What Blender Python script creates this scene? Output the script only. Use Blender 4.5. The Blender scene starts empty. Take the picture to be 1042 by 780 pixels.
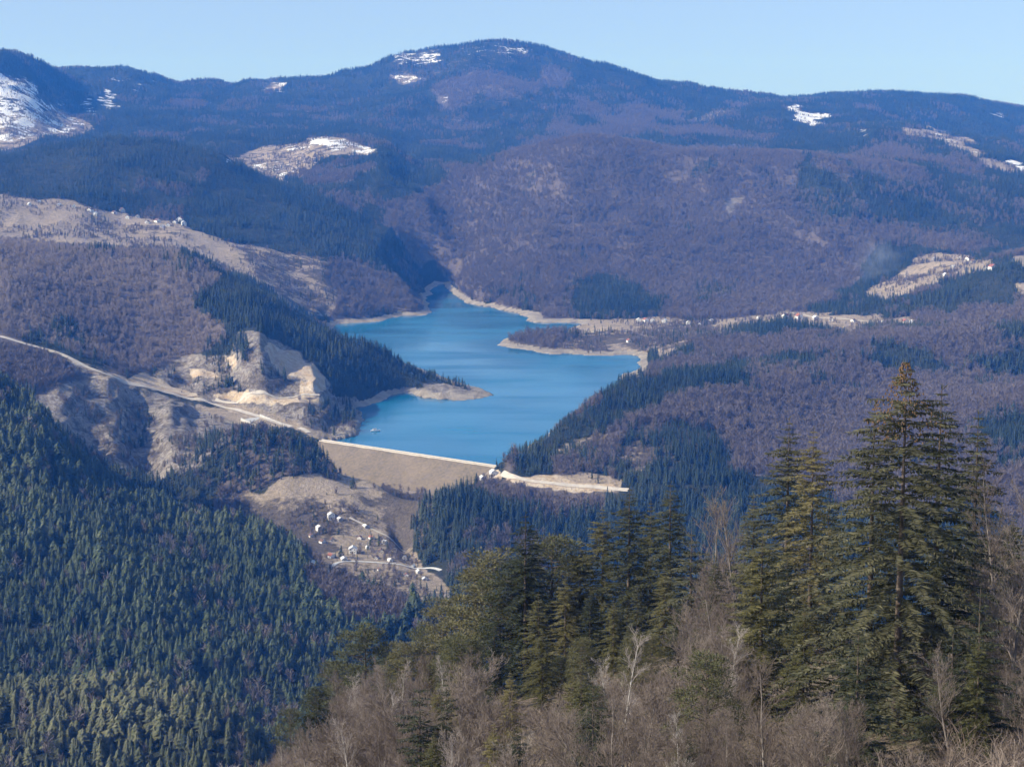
import bpy, bmesh, math, random
import numpy as np
from mathutils import Vector, Matrix

random.seed(7)
RNG = np.random.default_rng(7)
scene = bpy.context.scene
COL = scene.collection

# ------------------------------------------------------------------ camera, sky, sun, exposure
EYE = 420.0                      # eye height above the lake level (lake = 0)
PITCH = math.radians(8.39)
FPX = 2000.0                     # focal length in pixels of a 1042 x 780 frame
CX, CY = 521.0, 390.0
cam_d = bpy.data.cameras.new("camera")
cam = bpy.data.objects.new("camera", cam_d)
COL.objects.link(cam)
cam_d.sensor_width = 36.0
cam_d.lens = 36.0 * FPX / 1042.0
cam_d.clip_start = 0.5
cam_d.clip_end = 60000.0
cam.location = (0, 0, EYE)
cam.rotation_euler = (math.radians(90) - PITCH, 0, 0)
scene.camera = cam

SUN_AZ = math.radians(-107)       # from straight ahead (+Y), negative = left
SUN_EL = math.radians(32)
world = bpy.data.worlds.new("World")
scene.world = world
world.use_nodes = True
wn = world.node_tree
sky = wn.nodes.new("ShaderNodeTexSky")
sky.sky_type = 'NISHITA'
sky.sun_disc = False
sky.sun_elevation = SUN_EL
sky.sun_rotation = SUN_AZ        # measured from +Y, clockwise seen from above
sky.altitude = 1200
sky.air_density = 1.0
sky.dust_density = 4.0
sky.ozone_density = 7.0
# the sky a little above the true horizon, where mountain air is clear, is drawn down to the skyline
wtc = wn.nodes.new("ShaderNodeTexCoord"); wmp = wn.nodes.new("ShaderNodeMapping")
wmp.inputs["Scale"].default_value = (1, 1, 0.85); wmp.inputs["Location"].default_value = (0, 0, 0.10)
wn.links.new(wtc.outputs["Generated"], wmp.inputs["Vector"]); wn.links.new(wmp.outputs[0], sky.inputs[0])
pale = wn.nodes.new("ShaderNodeHueSaturation"); pale.inputs["Saturation"].default_value = 0.80     # sky colour desaturated to a paler blue
wn.links.new(sky.outputs[0], pale.inputs["Color"]); wn.links.new(pale.outputs[0], wn.nodes["Background"].inputs[0])
wn.nodes["Background"].inputs[1].default_value = 0.133

sun_d = bpy.data.lights.new("sun", 'SUN')
sun_d.energy = 4.2
sun_d.angle = math.radians(0.5)
sun_d.color = (1.0, 0.94, 0.85)
sun = bpy.data.objects.new("sun", sun_d)
COL.objects.link(sun)
sdir = Vector((math.sin(SUN_AZ) * math.cos(SUN_EL), math.cos(SUN_AZ) * math.cos(SUN_EL), math.sin(SUN_EL)))
sun.rotation_euler = sdir.to_track_quat('Z', 'Y').to_euler()
sun.location = (-300, 100, EYE + 300)

scene.view_settings.view_transform = 'Standard'
scene.view_settings.look = 'None'
scene.view_settings.exposure = 0.66
scene.view_settings.gamma = 1.0
scene.render.engine = 'CYCLES'
cy = scene.cycles
cy.use_denoising = True
cy.max_bounces = 4
cy.diffuse_bounces = 2
cy.glossy_bounces = 2
cy.transmission_bounces = 2
cy.volume_bounces = 0
cy.transparent_max_bounces = 4
cy.volume_max_steps = 64

HAZE_DENSITY = 6.9e-5
HAZE_COLOR = (0.05, 0.265, 1.0)

# ------------------------------------------------------------------ small helpers
def tag(o, label=None, cat=None, group=None, kind=None):
    if label: o["label"] = label
    if cat: o["category"] = cat
    if group: o["group"] = group
    if kind: o["kind"] = kind
    return o

def link(name, me, mat=None, parent=None):
    o = bpy.data.objects.new(name, me)
    COL.objects.link(o)
    if mat is not None and len(me.materials) == 0:
        me.materials.append(mat)
    if parent is not None:
        o.parent = parent
    return o

def mesh_from(name, verts, faces, smooth=False):
    me = bpy.data.meshes.new(name)
    me.from_pydata([tuple(v) for v in verts], [], [tuple(f) for f in faces])
    me.update()
    if smooth:
        me.polygons.foreach_set("use_smooth", np.ones(len(me.polygons), bool))
    return me

def mesh_np(name, verts, faces, tint=None, smooth=False):
    """verts (n,3) float, faces (m,k) int with a constant k; tint (m,) float per face"""
    verts = np.asarray(verts, np.float32); faces = np.asarray(faces, np.int32)
    k = faces.shape[1]
    me = bpy.data.meshes.new(name)
    me.vertices.add(len(verts)); me.vertices.foreach_set("co", verts.ravel())
    me.loops.add(faces.size); me.loops.foreach_set("vertex_index", faces.ravel())
    me.polygons.add(len(faces))
    me.polygons.foreach_set("loop_start", np.arange(0, faces.size, k, dtype=np.int32))
    me.polygons.foreach_set("loop_total", np.full(len(faces), k, np.int32))
    me.update(calc_edges=True)
    if tint is not None:
        a = me.attributes.new("tint", 'FLOAT', 'FACE')
        a.data.foreach_set("value", np.asarray(tint, np.float32))
    if smooth:
        me.polygons.foreach_set("use_smooth", np.ones(len(faces), bool))
    return me

def empty(name, loc, rz=0.0, s=1.0):
    o = bpy.data.objects.new(name, None)
    COL.objects.link(o)
    o.location = loc; o.rotation_euler = (0, 0, rz); o.scale = (s, s, s) if not hasattr(s, "__len__") else s
    o.empty_display_size = 0.5
    return o

def copy_tree(root, loc, rz=0.0, s=1.0):
    r = root.copy(); COL.objects.link(r)
    r.location = loc; r.rotation_euler = (0, 0, rz)
    r.scale = (s, s, s) if not hasattr(s, "__len__") else s
    for ch in list(root.children):
        c = ch.copy(); COL.objects.link(c); c.parent = r
        for g in list(ch.children):
            e = g.copy(); COL.objects.link(e); e.parent = c
    return r

# value noise
def _hash(ix, iy, seed):
    h = (ix.astype(np.int64) * 374761393 + iy.astype(np.int64) * 668265263 + seed * 974634777) & 0xFFFFFFFF
    h = ((h ^ (h >> 13)) * 1274126177) & 0xFFFFFFFF
    h = h ^ (h >> 16)
    return (h & 0xFFFFFF).astype(np.float64) / 0xFFFFFF

def vnoise(x, y, seed=0):
    x = np.asarray(x, float); y = np.asarray(y, float)
    ix = np.floor(x); iy = np.floor(y)
    fx = x - ix; fy = y - iy
    ux = fx * fx * fx * (fx * (fx * 6 - 15) + 10); uy = fy * fy * fy * (fy * (fy * 6 - 15) + 10)
    a = _hash(ix, iy, seed); b = _hash(ix + 1, iy, seed)
    c = _hash(ix, iy + 1, seed); d = _hash(ix + 1, iy + 1, seed)
    return (a * (1 - ux) + b * ux) * (1 - uy) + (c * (1 - ux) + d * ux) * uy

def fbm(x, y, seed=0, octaves=4, gain=0.5):
    s = 0.0; amp = 1.0; tot = 0.0
    for o in range(octaves):
        s = s + amp * (vnoise(x * 2 ** o + 17.3 * o, y * 2 ** o - 9.1 * o, seed + o) * 2 - 1)
        tot += amp; amp *= gain
    return s / tot

def ridged(x, y, seed=0, octaves=3):
    s = 0.0; amp = 1.0; tot = 0.0
    for o in range(octaves):
        n = 1 - np.abs(vnoise(x * 2 ** o + 5.7 * o, y * 2 ** o + 3.3 * o, seed + o) * 2 - 1)
        s = s + amp * (n * 2 - 1); tot += amp; amp *= 0.5
    return s / tot

def gsmooth(a, sig, axis=0):
    r = int(sig * 3) + 1
    k = np.exp(-0.5 * (np.arange(-r, r + 1) / sig) ** 2); k /= k.sum()
    ap = np.pad(a, [(r, r) if i == axis else (0, 0) for i in range(a.ndim)], mode='edge')
    return np.apply_along_axis(lambda v: np.convolve(v, k, 'valid'), axis, ap)

# map reading: a bearing/declination pair as seen from the viewpoint <-> a point of the land
CP, SP = math.cos(PITCH), math.sin(PITCH)
def tan_down(y):                 # drop per metre of forward distance
    v = (CY - y) / FPX
    return (SP - CP * v) / (CP + SP * v)
def t_of(px, y):                 # X per metre of forward distance
    v = (CY - y) / FPX
    return (px - CX) / FPX / (CP + SP * v)
def to_px(t, td):
    td = np.asarray(td, float)
    v = (SP - td * CP) / (CP + td * SP)
    return CX + FPX * t * (CP + SP * v), CY - FPX * v

# ------------------------------------------------------------------ materials
def new_mat(name):
    m = bpy.data.materials.new(name); m.use_nodes = True
    return m, m.node_tree.nodes, m.node_tree.links, m.node_tree.nodes["Principled BSDF"]

def nd(ns, kind, **kw):
    n = ns.new(kind)
    for k, v in kw.items(): setattr(n, k, v)
    return n

def mat_noise(name, c1, c2, scale=1.0, rough=0.85, detail=4.0, spec=0.25):
    m, ns, ls, b = new_mat(name)
    tc = nd(ns, "ShaderNodeTexCoord"); n = nd(ns, "ShaderNodeTexNoise")
    n.inputs["Scale"].default_value = scale; n.inputs["Detail"].default_value = detail
    ls.new(tc.outputs["Object"], n.inputs["Vector"])
    r = nd(ns, "ShaderNodeValToRGB")
    r.color_ramp.elements[0].position = 0.3; r.color_ramp.elements[1].position = 0.7
    r.color_ramp.elements[0].color = (*c1, 1); r.color_ramp.elements[1].color = (*c2, 1)
    ls.new(n.outputs["Fac"], r.inputs[0]); ls.new(r.outputs[0], b.inputs["Base Color"])
    b.inputs["Roughness"].default_value = rough
    b.inputs["Specular IOR Level"].default_value = spec
    return m

def mat_foliage(name, cols, instancer=False, rough=0.7, transl=0.0, spec=0.2):
    """colour picked along a ramp by a per-leaf tint plus a per-tree random"""
    m, ns, ls, b = new_mat(name)
    a = nd(ns, "ShaderNodeAttribute", attribute_name="tint", attribute_type='GEOMETRY')
    if instancer:
        i = nd(ns, "ShaderNodeAttribute", attribute_name="tree_tint", attribute_type='INSTANCER')
        isrc = i.outputs["Fac"]
    else:
        i = nd(ns, "ShaderNodeObjectInfo"); isrc = i.outputs["Random"]
    mm = nd(ns, "ShaderNodeMath", operation='MULTIPLY'); mm.inputs[1].default_value = 0.45
    ls.new(a.outputs["Fac"], mm.inputs[0])
    m2 = nd(ns, "ShaderNodeMath", operation='MULTIPLY_ADD'); m2.inputs[1].default_value = 0.55
    ls.new(isrc, m2.inputs[0]); ls.new(mm.outputs[0], m2.inputs[2])
    r = nd(ns, "ShaderNodeValToRGB")
    el = r.color_ramp.elements
    while len(el) < len(cols): el.new(0.5)
    for k, c in enumerate(cols):
        el[k].position = 0.05 + 0.9 * k / (len(cols) - 1); el[k].color = (*c, 1)
    ls.new(m2.outputs[0], r.inputs[0]); ls.new(r.outputs[0], b.inputs["Base Color"])
    b.inputs["Roughness"].default_value = rough
    b.inputs["Specular IOR Level"].default_value = spec
    if transl > 0:
        tr = nd(ns, "ShaderNodeBsdfTranslucent"); mx = nd(ns, "ShaderNodeMixShader")
        mx.inputs[0].default_value = transl
        ls.new(r.outputs[0], tr.inputs["Color"])
        ls.new(b.outputs[0], mx.inputs[1]); ls.new(tr.outputs[0], mx.inputs[2])
        ls.new(mx.outputs[0], ns["Material Output"].inputs["Surface"])
    return m

M = {}
M["far_conifer"] = mat_foliage("far_conifer", [(0.010, 0.020, 0.014), (0.020, 0.034, 0.020), (0.038, 0.052, 0.027), (0.066, 0.074, 0.038)], True)
M["far_bare"] = mat_foliage("far_bare", [(0.118, 0.094, 0.082), (0.142, 0.115, 0.100), (0.168, 0.138, 0.120)], True)
M["mid_bare"] = mat_foliage("mid_bare", [(0.215, 0.172, 0.142), (0.270, 0.218, 0.182), (0.330, 0.270, 0.226)], True)
M["near_conifer"] = mat_foliage("near_conifer", [(0.015, 0.028, 0.013), (0.038, 0.055, 0.023), (0.080, 0.097, 0.042), (0.128, 0.138, 0.064)], True)
M["belt_conifer"] = mat_foliage("belt_conifer", [(0.024, 0.034, 0.015), (0.052, 0.062, 0.027), (0.090, 0.096, 0.044), (0.135, 0.132, 0.066)], True)
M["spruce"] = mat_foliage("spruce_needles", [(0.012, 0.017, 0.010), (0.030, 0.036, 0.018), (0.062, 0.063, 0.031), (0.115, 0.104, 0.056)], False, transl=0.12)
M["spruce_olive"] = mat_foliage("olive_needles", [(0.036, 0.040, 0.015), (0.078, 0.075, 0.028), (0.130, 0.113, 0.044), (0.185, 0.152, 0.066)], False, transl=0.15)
M["pine"] = mat_foliage("pine_needles", [(0.030, 0.038, 0.018), (0.066, 0.072, 0.032), (0.112, 0.106, 0.047), (0.165, 0.142, 0.070)], False, transl=0.12)
M["slope_conifer"] = mat_foliage("slope_needles", [(0.024, 0.034, 0.015), (0.052, 0.062, 0.027), (0.090, 0.096, 0.044), (0.135, 0.132, 0.066)], False, transl=0.08)
M["bark"] = mat_noise("conifer_bark", (0.07, 0.05, 0.038), (0.15, 0.115, 0.085), 3.0)
M["cone"] = mat_noise("spruce_cones", (0.13, 0.075, 0.035), (0.24, 0.15, 0.08), 2.0)
M["twig"] = mat_foliage("bare_twigs", [(0.105, 0.080, 0.064), (0.170, 0.134, 0.108), (0.255, 0.210, 0.172)], False)
M["pale_twig"] = mat_foliage("pale_twigs", [(0.22, 0.18, 0.155), (0.32, 0.275, 0.24), (0.42, 0.375, 0.33)], False)
M["bare_bark"] = mat_noise("grey_bark", (0.11, 0.09, 0.075), (0.26, 0.225, 0.19), 2.5)
M["pale_bark"] = mat_noise("pale_bark", (0.30, 0.27, 0.23), (0.46, 0.43, 0.38), 2.0)
M["bush"] = mat_foliage("bush_twigs", [(0.095, 0.068, 0.052), (0.160, 0.122, 0.096), (0.245, 0.200, 0.160)], True)
M["road"] = mat_noise("gravel_road", (0.40, 0.35, 0.29), (0.54, 0.49, 0.41), 0.2)
M["concrete"] = mat_noise("concrete", (0.42, 0.41, 0.39), (0.56, 0.55, 0.52), 0.3)
M["parapet"] = mat_noise("parapet_concrete", (0.48, 0.43, 0.36), (0.60, 0.55, 0.47), 0.5)
M["white_wall"] = mat_noise("white_render", (0.74, 0.73, 0.70), (0.82, 0.81, 0.78), 0.6)
M["cream_wall"] = mat_noise("cream_render", (0.55, 0.50, 0.42), (0.65, 0.60, 0.51), 0.6)
M["grey_wall"] = mat_noise("grey_render", (0.36, 0.35, 0.34), (0.46, 0.45, 0.43), 0.6)
M["red_roof"] = mat_noise("red_tiles", (0.22, 0.085, 0.055), (0.33, 0.14, 0.09), 2.0)
M["brown_roof"] = mat_noise("brown_tiles", (0.11, 0.065, 0.05), (0.18, 0.11, 0.085), 2.0)
M["pale_roof"] = mat_noise("pale_sheet_roof", (0.60, 0.60, 0.60), (0.72, 0.72, 0.71), 0.8, rough=0.5)
M["window"] = mat_noise("window_glass", (0.03, 0.04, 0.05), (0.05, 0.06, 0.08), 1.0, rough=0.15, spec=0.5)
M["wood"] = mat_noise("door_wood", (0.12, 0.07, 0.04), (0.18, 0.11, 0.07), 3.0)
M["boat"] = mat_noise("boat_paint", (0.74, 0.74, 0.73), (0.82, 0.82, 0.81), 1.0, rough=0.4)

# ------------------------------------------------------------------ the lie of the land
# crest, bench, foot and valley lines of the country, near to far; each entry is
# (bearing as px, distance, sight-line y | None, height | None, tree height standing on it)
def Y(px, d, y, th=0.0): return (t_of(px, y), d, EYE - tan_down(y) * d - th)
def Z(px, d, z):
    td = (EYE - z) / d
    v = (SP - td * CP) / (CP + td * SP)
    return ((px - CX) / FPX / (CP + SP * v), d, z)
E = EYE
LINES = [
 [Z(-200, 3, E-2.0), Z(1200, 3, E-2.0)],
 [Z(-200, 32, E-15.5), Z(1200, 32, E-14)],
 [Z(-100,100,E-62), Z(100,100,E-58), Z(300,100,E-50), Z(500,100,E-43), Z(700,100,E-40), Z(900,100,E-38), Z(1150,100,E-36)],
 [Y(-100,300,1050), Y(100,300,930), Y(200,300,850), Y(280,300,792), Y(370,300,757), Y(450,290,730), Y(535,270,705), Y(640,265,680), Y(800,240,655), Y(900,230,645), Y(1042,240,640), Y(1150,240,640)],
 [Z(-100,480,E-230), Z(300,480,E-210), Z(600,480,E-190), Z(1000,480,E-165)],
 [Z(-100,750,100), Z(300,750,60), Z(600,750,55), Z(1000,750,100)],
 [Z(-100,950,42), Z(100,950,36), Z(230,950,22), Z(320,950,0), Z(600,950,25), Z(1150,950,60)],
 [Y(-100,1120,692,17), Y(0,1110,692,17), Y(100,1100,688,17), Y(170,1080,690,17), Y(220,1050,712,17), Y(260,1030,752,17), Y(300,1020,795,17), Z(360,1010,0), Z(600,1010,0), Z(1150,1010,40)],
 [Z(-100,1230,18), Z(100,1230,15), Z(300,1230,-5), Z(450,1230,-25), Z(600,1230,-20), Z(1150,1230,20)],
 [Z(-100,1550,68), Z(100,1550,62), Z(200,1480,34), Z(300,1400,5), Z(380,1400,-8), Z(450,1400,-35), Z(600,1400,-45), Z(1150,1400,0)],
 [Y(-100,2000,340,17), Y(0,1950,390,17), Y(40,1920,407,17), Y(70,1880,440,17), Y(110,1840,467,17), Y(200,1760,510,17), Y(260,1700,533,17), Y(330,1640,566,17), Y(380,1590,590,17), Y(425,1550,612,17), Z(470,1550,-50), Z(600,1550,-55), Z(1150,1550,0)],
 [Z(-100,2150,100), Z(0,2080,60), Z(100,1960,10), Z(200,1900,-25), Z(400,1720,-32), Z(600,1700,-38), Z(1150,1700,5)],
 [Z(-100,2180,90), Z(0,2130,55), Z(60,2110,30), Z(100,2080,0), Z(150,2050,-5), Z(200,1990,-25), Z(330,1950,-25), Z(400,1940,-27), Z(430,1800,-30), Z(500,1750,-35), Z(620,1750,-30), Z(1150,1750,10)],
 [Z(-100,2220,85), Z(0,2220,65), Z(60,2200,40), Z(100,2180,10), Z(140,2120,-2), Z(180,2050,-22), Z(240,2040,-12), Y(290,2050,492), Y(350,2050,507), Z(400,2000,-24), Z(430,1880,-18), Z(480,1850,-10), Z(540,1850,-20), Z(620,1850,-25), Z(1150,1850,20)],
 [Z(-100,2300,85), Z(0,2300,75), Y(60,2300,410), Y(100,2280,440), Y(140,2200,470), Y(180,2150,472,15), Y(230,2150,432,14), Y(260,2150,427,14), Y(310,2150,437,14), Y(335,2140,466,10), Y(348,2130,484,4), Y(380,2090,497), Y(410,2040,503,8), Y(440,1980,492,17), Y(480,1980,493,17), Y(540,1950,510,17), Y(620,1950,525,17), Z(700,1950,-10), Z(1150,1950,30)],
 [Z(-100,2400,95), Z(0,2400,90), Z(60,2400,72), Z(100,2380,44), Z(140,2350,32), Z(180,2330,16), Z(230,2260,15), Z(290,2240,8), Z(325,2240,-22), Z(345,2200,-28), Z(400,2150,-25), Z(440,2080,-22), Z(490,2090,-10), Z(520,2060,-4), Z(560,2060,-6), Z(620,2050,-8), Z(700,2050,-5), Z(1150,2100,35)],
 [Y(-100,2560,330), Y(0,2546,344), Y(60,2523,362), Y(130,2517,387), Y(200,2516,407), Y(260,2430,424), Y(310,2370,440), Z(326,2348,1.5), Z(345,2330,-14), Z(400,2290,-24), Z(450,2240,-22), Z(495,2190,-8), Y(510,2150,485), Y(520,2112,486), Y(560,2090,491), Y(640,2080,497), Z(700,2080,2), Z(1150,2150,40)],
 [Y(-100,2700,300), Y(0,2700,300), Y(60,2700,320), Y(130,2650,360), Y(200,2620,375), Y(250,2600,348), Y(290,2590,362), Y(330,2560,395), Y(360,2520,412), Z(390,2480,-8), Z(450,2450,-20), Z(500,2400,-20), Y(520,2200,455,12), Y(560,2220,455,10), Y(620,2250,440,8), Y(680,2280,435), Y(760,2300,440,8), Y(830,2300,450,8), Z(1150,2400,60)],
 [Y(-100,2950,245), Y(0,2950,248,8), Y(100,3000,252,8), Y(180,3000,258,8), Y(250,2980,285,14), Y(300,2950,315,14), Y(350,2900,338,14), Y(400,2850,362,14), Y(430,2800,380,12), Y(460,2760,392,6), Y(490,2740,400), Z(505,2735,-3), Y(520,2300,450,10), Y(560,2340,416,10), Y(600,2400,395,10), Y(640,2480,382,10), Y(680,2560,376,10), Y(760,2650,372,14), Y(840,2700,370,14), Y(920,2750,375,14), Y(1042,2800,380,14), Y(1150,2850,380,14)],
 [Z(-100,3300,168), Z(0,3300,160), Z(100,3350,145), Z(180,3350,110), Z(250,3300,60), Z(300,3250,25), Z(350,3200,-5), Z(400,3050,-10), Z(500,2950,-15), Z(520,2600,-20), Z(600,2650,-15), Z(640,2750,-5), Z(680,2800,10), Z(760,2850,30), Z(840,2900,40), Z(920,2950,50), Z(1042,3000,60), Z(1150,3000,65)],
 [Z(-100,3600,150), Z(0,3600,145), Y(100,3600,259), Y(180,3600,266), Y(250,3550,292), Y(300,3500,318), Y(330,3480,335), Z(350,3450,-8), Z(400,3350,-12), Z(520,3100,-15), Z(600,3050,-15), Z(640,2960,1), Y(660,3000,369), Y(700,3100,350), Y(760,3200,340), Y(840,3300,334), Y(920,3300,328), Y(1000,3300,318), Y(1042,3300,310), Y(1150,3300,305)],
 [Y(-100,4000,192), Y(0,4000,202), Y(60,4000,209), Y(120,4000,223), Y(180,3950,230), Y(240,3900,251), Y(300,3900,265), Y(330,3850,272), Y(345,3750,300), Y(380,3680,321), Z(410,3720,4), Z(440,3767,1), Z(460,3700,-10), Z(500,3450,-6), Z(520,3370,6), Z(560,3400,9), Z(620,3400,10), Z(650,3400,10), Y(700,3450,336), Y(760,3450,328), Y(840,3500,319), Y(900,3500,312), Y(960,3550,297), Y(1042,3600,272), Y(1150,3600,262)],
 [Y(-100,4300,185), Y(0,4250,186), Y(100,4200,196), Y(200,4150,216), Y(300,4100,236), Y(380,4000,270), Y(420,3950,290), Y(440,3900,303), Z(455,4150,-8), Z(475,3960,-2), Z(500,3890,3), Z(545,3670,4), Z(590,3640,4), Z(640,3620,7), Y(700,3600,325), Y(760,3600,321), Y(840,3650,310), Y(900,3700,302), Y(950,3750,286), Y(1042,3900,264), Y(1150,3900,255)],
 [Y(-100,4450,150), Y(0,4450,168), Y(100,4450,165), Y(200,4450,180), Y(300,4450,205), Y(380,4350,235), Y(420,4250,256), Y(440,4220,268), Y(455,4260,277), Y(475,4250,284), Y(545,4100,280), Y(640,4100,285), Y(700,4100,290), Y(800,4100,292), Y(860,4100,296), Y(900,4100,289), Y(960,4100,277), Y(1010,4150,266), Y(1042,4200,264), Y(1150,4200,260)],
 [Y(-100,4700,168,8), Y(0,4750,160,8), Y(60,4750,150,8), Y(110,4750,140,8), Y(160,4750,144,8), Y(220,4750,154,8), Y(260,4750,182,8), Y(300,4750,191,8), Y(380,4750,194), Y(420,4700,214), Y(450,4700,226), Y(500,4650,216), Y(560,4650,205), Y(620,4650,205), Y(700,4600,215), Y(800,4600,225), Y(880,4600,235), Y(960,4600,235), Y(1042,4600,235), Y(1150,4600,230)],
 [Z(-100,5100,220), Z(0,5200,222), Z(110,5200,235), Y(220,5100,206), Y(250,5200,183), Y(300,5200,180), Y(340,5200,174), Y(380,5200,168), Y(400,5200,180), Y(440,5200,184), Y(480,5150,174), Y(520,5150,163), Y(560,5150,151), Y(600,5200,139), Y(640,5200,144), Y(680,5200,157), Y(740,5250,156), Y(800,5300,158), Y(850,5300,165), Y(900,5300,170), Y(960,5300,180), Y(1042,5300,185), Y(1150,5300,185)],
 [Y(-100,5700,155), Y(0,5700,155), Y(60,5700,152), Z(110,5600,232), Y(220,5600,153), Y(260,5700,155), Y(300,5700,148), Y(340,5700,141), Y(385,5700,152), Y(420,5700,170), Y(480,5800,165), Z(560,5900,222), Z(600,5900,225), Z(680,5900,222), Z(740,5900,228), Y(800,5900,157), Y(850,5900,155), Y(960,5900,155), Y(1042,5900,166), Y(1150,5900,170)],
 [Y(-100,6500,100), Y(0,6400,97), Y(30,6400,110), Y(60,6500,125), Y(110,6700,125), Y(220,6800,128), Y(300,6900,128), Y(385,7000,130), Y(480,7000,135), Y(560,7000,130), Y(680,7000,135), Y(800,7000,130), Y(860,7000,135), Y(920,6900,129), Y(980,6900,143), Y(1042,6900,162), Y(1150,6900,170)],
 [Y(-100,7000,58), Y(0,6900,54), Y(30,6950,66), Y(45,7000,80), Y(60,7500,97), Y(110,7700,98), Y(220,7900,105), Y(300,8000,102), Y(385,8000,95), Y(440,8000,88), Y(500,8000,85), Y(560,8000,92), Y(680,7900,115), Y(800,7800,112), Y(860,7700,120), Y(920,7700,132), Y(980,7700,146), Y(1042,7700,152), Y(1150,7700,160)],
 [Y(-100,8500,62,6), Y(0,8300,74,6), Y(45,8500,76,6), Y(80,8600,71,6), Y(120,8600,70,6), Y(145,8600,78,6), Y(170,8700,84,6), Y(185,8800,86,6), Y(205,9000,80,6), Y(220,9000,83,6), Y(235,8900,88,6), Y(260,8800,83,6), Y(300,8700,80,6), Y(340,8800,79,6), Y(355,8800,74,6), Y(370,8800,72,6), Y(400,8900,59,6), Y(440,9000,49,6), Y(480,9000,44,6), Y(505,9000,42,6), Y(530,9000,46,6), Y(560,9000,54,6), Y(620,9000,71,6), Y(665,9000,84,6), Y(680,9000,84,6), Y(720,9000,91,6), Y(780,9000,97,6), Y(800,9100,100,6), Y(850,9300,96,6), Y(895,9300,93,6), Y(970,9300,97,6), Y(1010,9300,104,6), Y(1042,9300,109,6), Y(1150,9300,128,6)],
 [Z(-100,10500,260), Z(500,10800,330), Z(1150,10800,240)],
 [Z(-100,15200,60), Z(1150,15200,60)],
]
NC = 720
APEX = 80.0
cgrid = np.linspace(-0.345, 0.345, NC)
dgrid = np.concatenate([np.geomspace(3, 800, 150)[:-1], np.geomspace(800, 10500, 640), np.linspace(10700, 15200, 14)])
NR = len(dgrid)
tq = np.linspace(-0.36, 0.36, 900)            # bearings at which the lines are laid out
LD = []; LZ = []
for k, ln in enumerate(LINES):
    ln = sorted(ln)
    tt = np.array([p[0] for p in ln]); dd = np.array([p[1] for p in ln]); zz = np.array([p[2] for p in ln])
    dcol = gsmooth(np.interp(tq, tt, dd), 5); zcol = gsmooth(np.interp(tq, tt, zz), 4)
    if k: dcol = np.maximum(dcol, LD[-1] * 1.004 + 3)
    LD.append(dcol); LZ.append(zcol)
LD = np.array(LD); LZ = np.array(LZ)

def pchip_col(x, y, xq):
    h = np.diff(x); s = np.diff(y) / h
    m = np.zeros_like(x)
    w1 = 2 * h[1:] + h[:-1]; w2 = h[1:] + 2 * h[:-1]
    ok = s[1:] * s[:-1] > 0
    m[1:-1][ok] = ((w1 + w2)[ok]) / (w1[ok] / s[:-1][ok] + w2[ok] / s[1:][ok])
    m[0] = s[0]; m[-1] = s[-1]
    i = np.clip(np.searchsorted(x, xq) - 1, 0, len(h) - 1)
    u = np.clip((xq - x[i]) / h[i], 0, 1)
    return ((2*u**3 - 3*u**2 + 1) * y[i] + (u**3 - 2*u**2 + u) * h[i] * m[i]
            + (-2*u**3 + 3*u**2) * y[i+1] + (u**3 - u**2) * h[i] * m[i+1])

# first on the bearing fan, then resampled to the terrain grid whose columns start behind the viewpoint
fan = np.stack([pchip_col(LD[:, j], LZ[:, j], dgrid) for j in range(len(tq))], 1)      # NR x 900
GX = cgrid[None, :] * (dgrid[:, None] + APEX)
GY = np.repeat(dgrid[:, None], NC, 1)
GT = np.clip(GX / GY, -0.359, 0.359)
fi = (GT + 0.36) / 0.72 * (len(tq) - 1)
f0 = np.clip(np.floor(fi).astype(int), 0, len(tq) - 2); fr = fi - f0
rows = np.arange(NR)[:, None]
GZ = fan[rows, f0] * (1 - fr) + fan[rows, f0 + 1] * fr

# gullies and knolls, strongest on steep faces, nothing on crests and flats
zs = gsmooth(gsmooth(GZ, 3, 0), 3, 1)
gy = np.gradient(zs, axis=0) / np.gradient(dgrid)[:, None]
gx = np.gradient(zs, axis=1) / np.gradient(GX, axis=1)
slope = np.sqrt(gx**2 + gy**2)
far = np.clip((dgrid - 700) / 600, 0, 1)[:, None]
wx = GX + 60 * fbm(GX / 400, GY / 400, 41, 2); wy = GY + 60 * fbm(GX / 400, GY / 400, 43, 2)
size = np.clip(GY / 4000, 0.45, 1.6)
amp = np.minimum(34 * size, slope * 62 * size)
amp = np.minimum(amp, np.where(GY < 2080, 26, 16) + 20 * np.clip((GY - 2900) / 1500, 0, 1))
amp = np.where(GY < 2080, amp * 1.5, amp)
GZ = GZ + far * amp * ridged(wx / 330, wy / 620, 11, 3)
fold = np.clip((GY - 3700) / 400, 0, 1) * np.clip((5350 - GY) / 350, 0, 1) * np.clip((GX / GY + .05) / .03, 0, 1)
GZ = GZ + fold * np.minimum(slope * 150, 72) * ridged((GX + 0.35 * GY + 90 * fbm(GX / 500, GY / 500, 71, 2)) / 520, GY / 2600, 72, 2)
GZ = GZ + far * np.minimum(9, 1.5 + slope * 16) * fbm(GX / 110, GY / 110, 5, 4)
GZ = GZ + (1 - far) * np.clip(GY / 60, 0, 1) * 2.2 * fbm(GX / 16, GY / 16, 8, 4)

# the rock spur and the shaded gully on the gorge side below the hillside road
gpx = CX + FPX * GX / GY
win = np.clip((GY - 2120) / 90, 0, 1) * np.clip((2490 - GY) / 60, 0, 1)
GZ = GZ + win * (9 * np.exp(-((gpx - 108 + (GY - 2300) * .03) / 13) ** 2) - 15 * np.exp(-((gpx - 138) / 17) ** 2) + 9 * np.exp(-((gpx - 172) / 12) ** 2) - 3 * np.exp(-((gpx - 78) / 12) ** 2))
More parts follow.
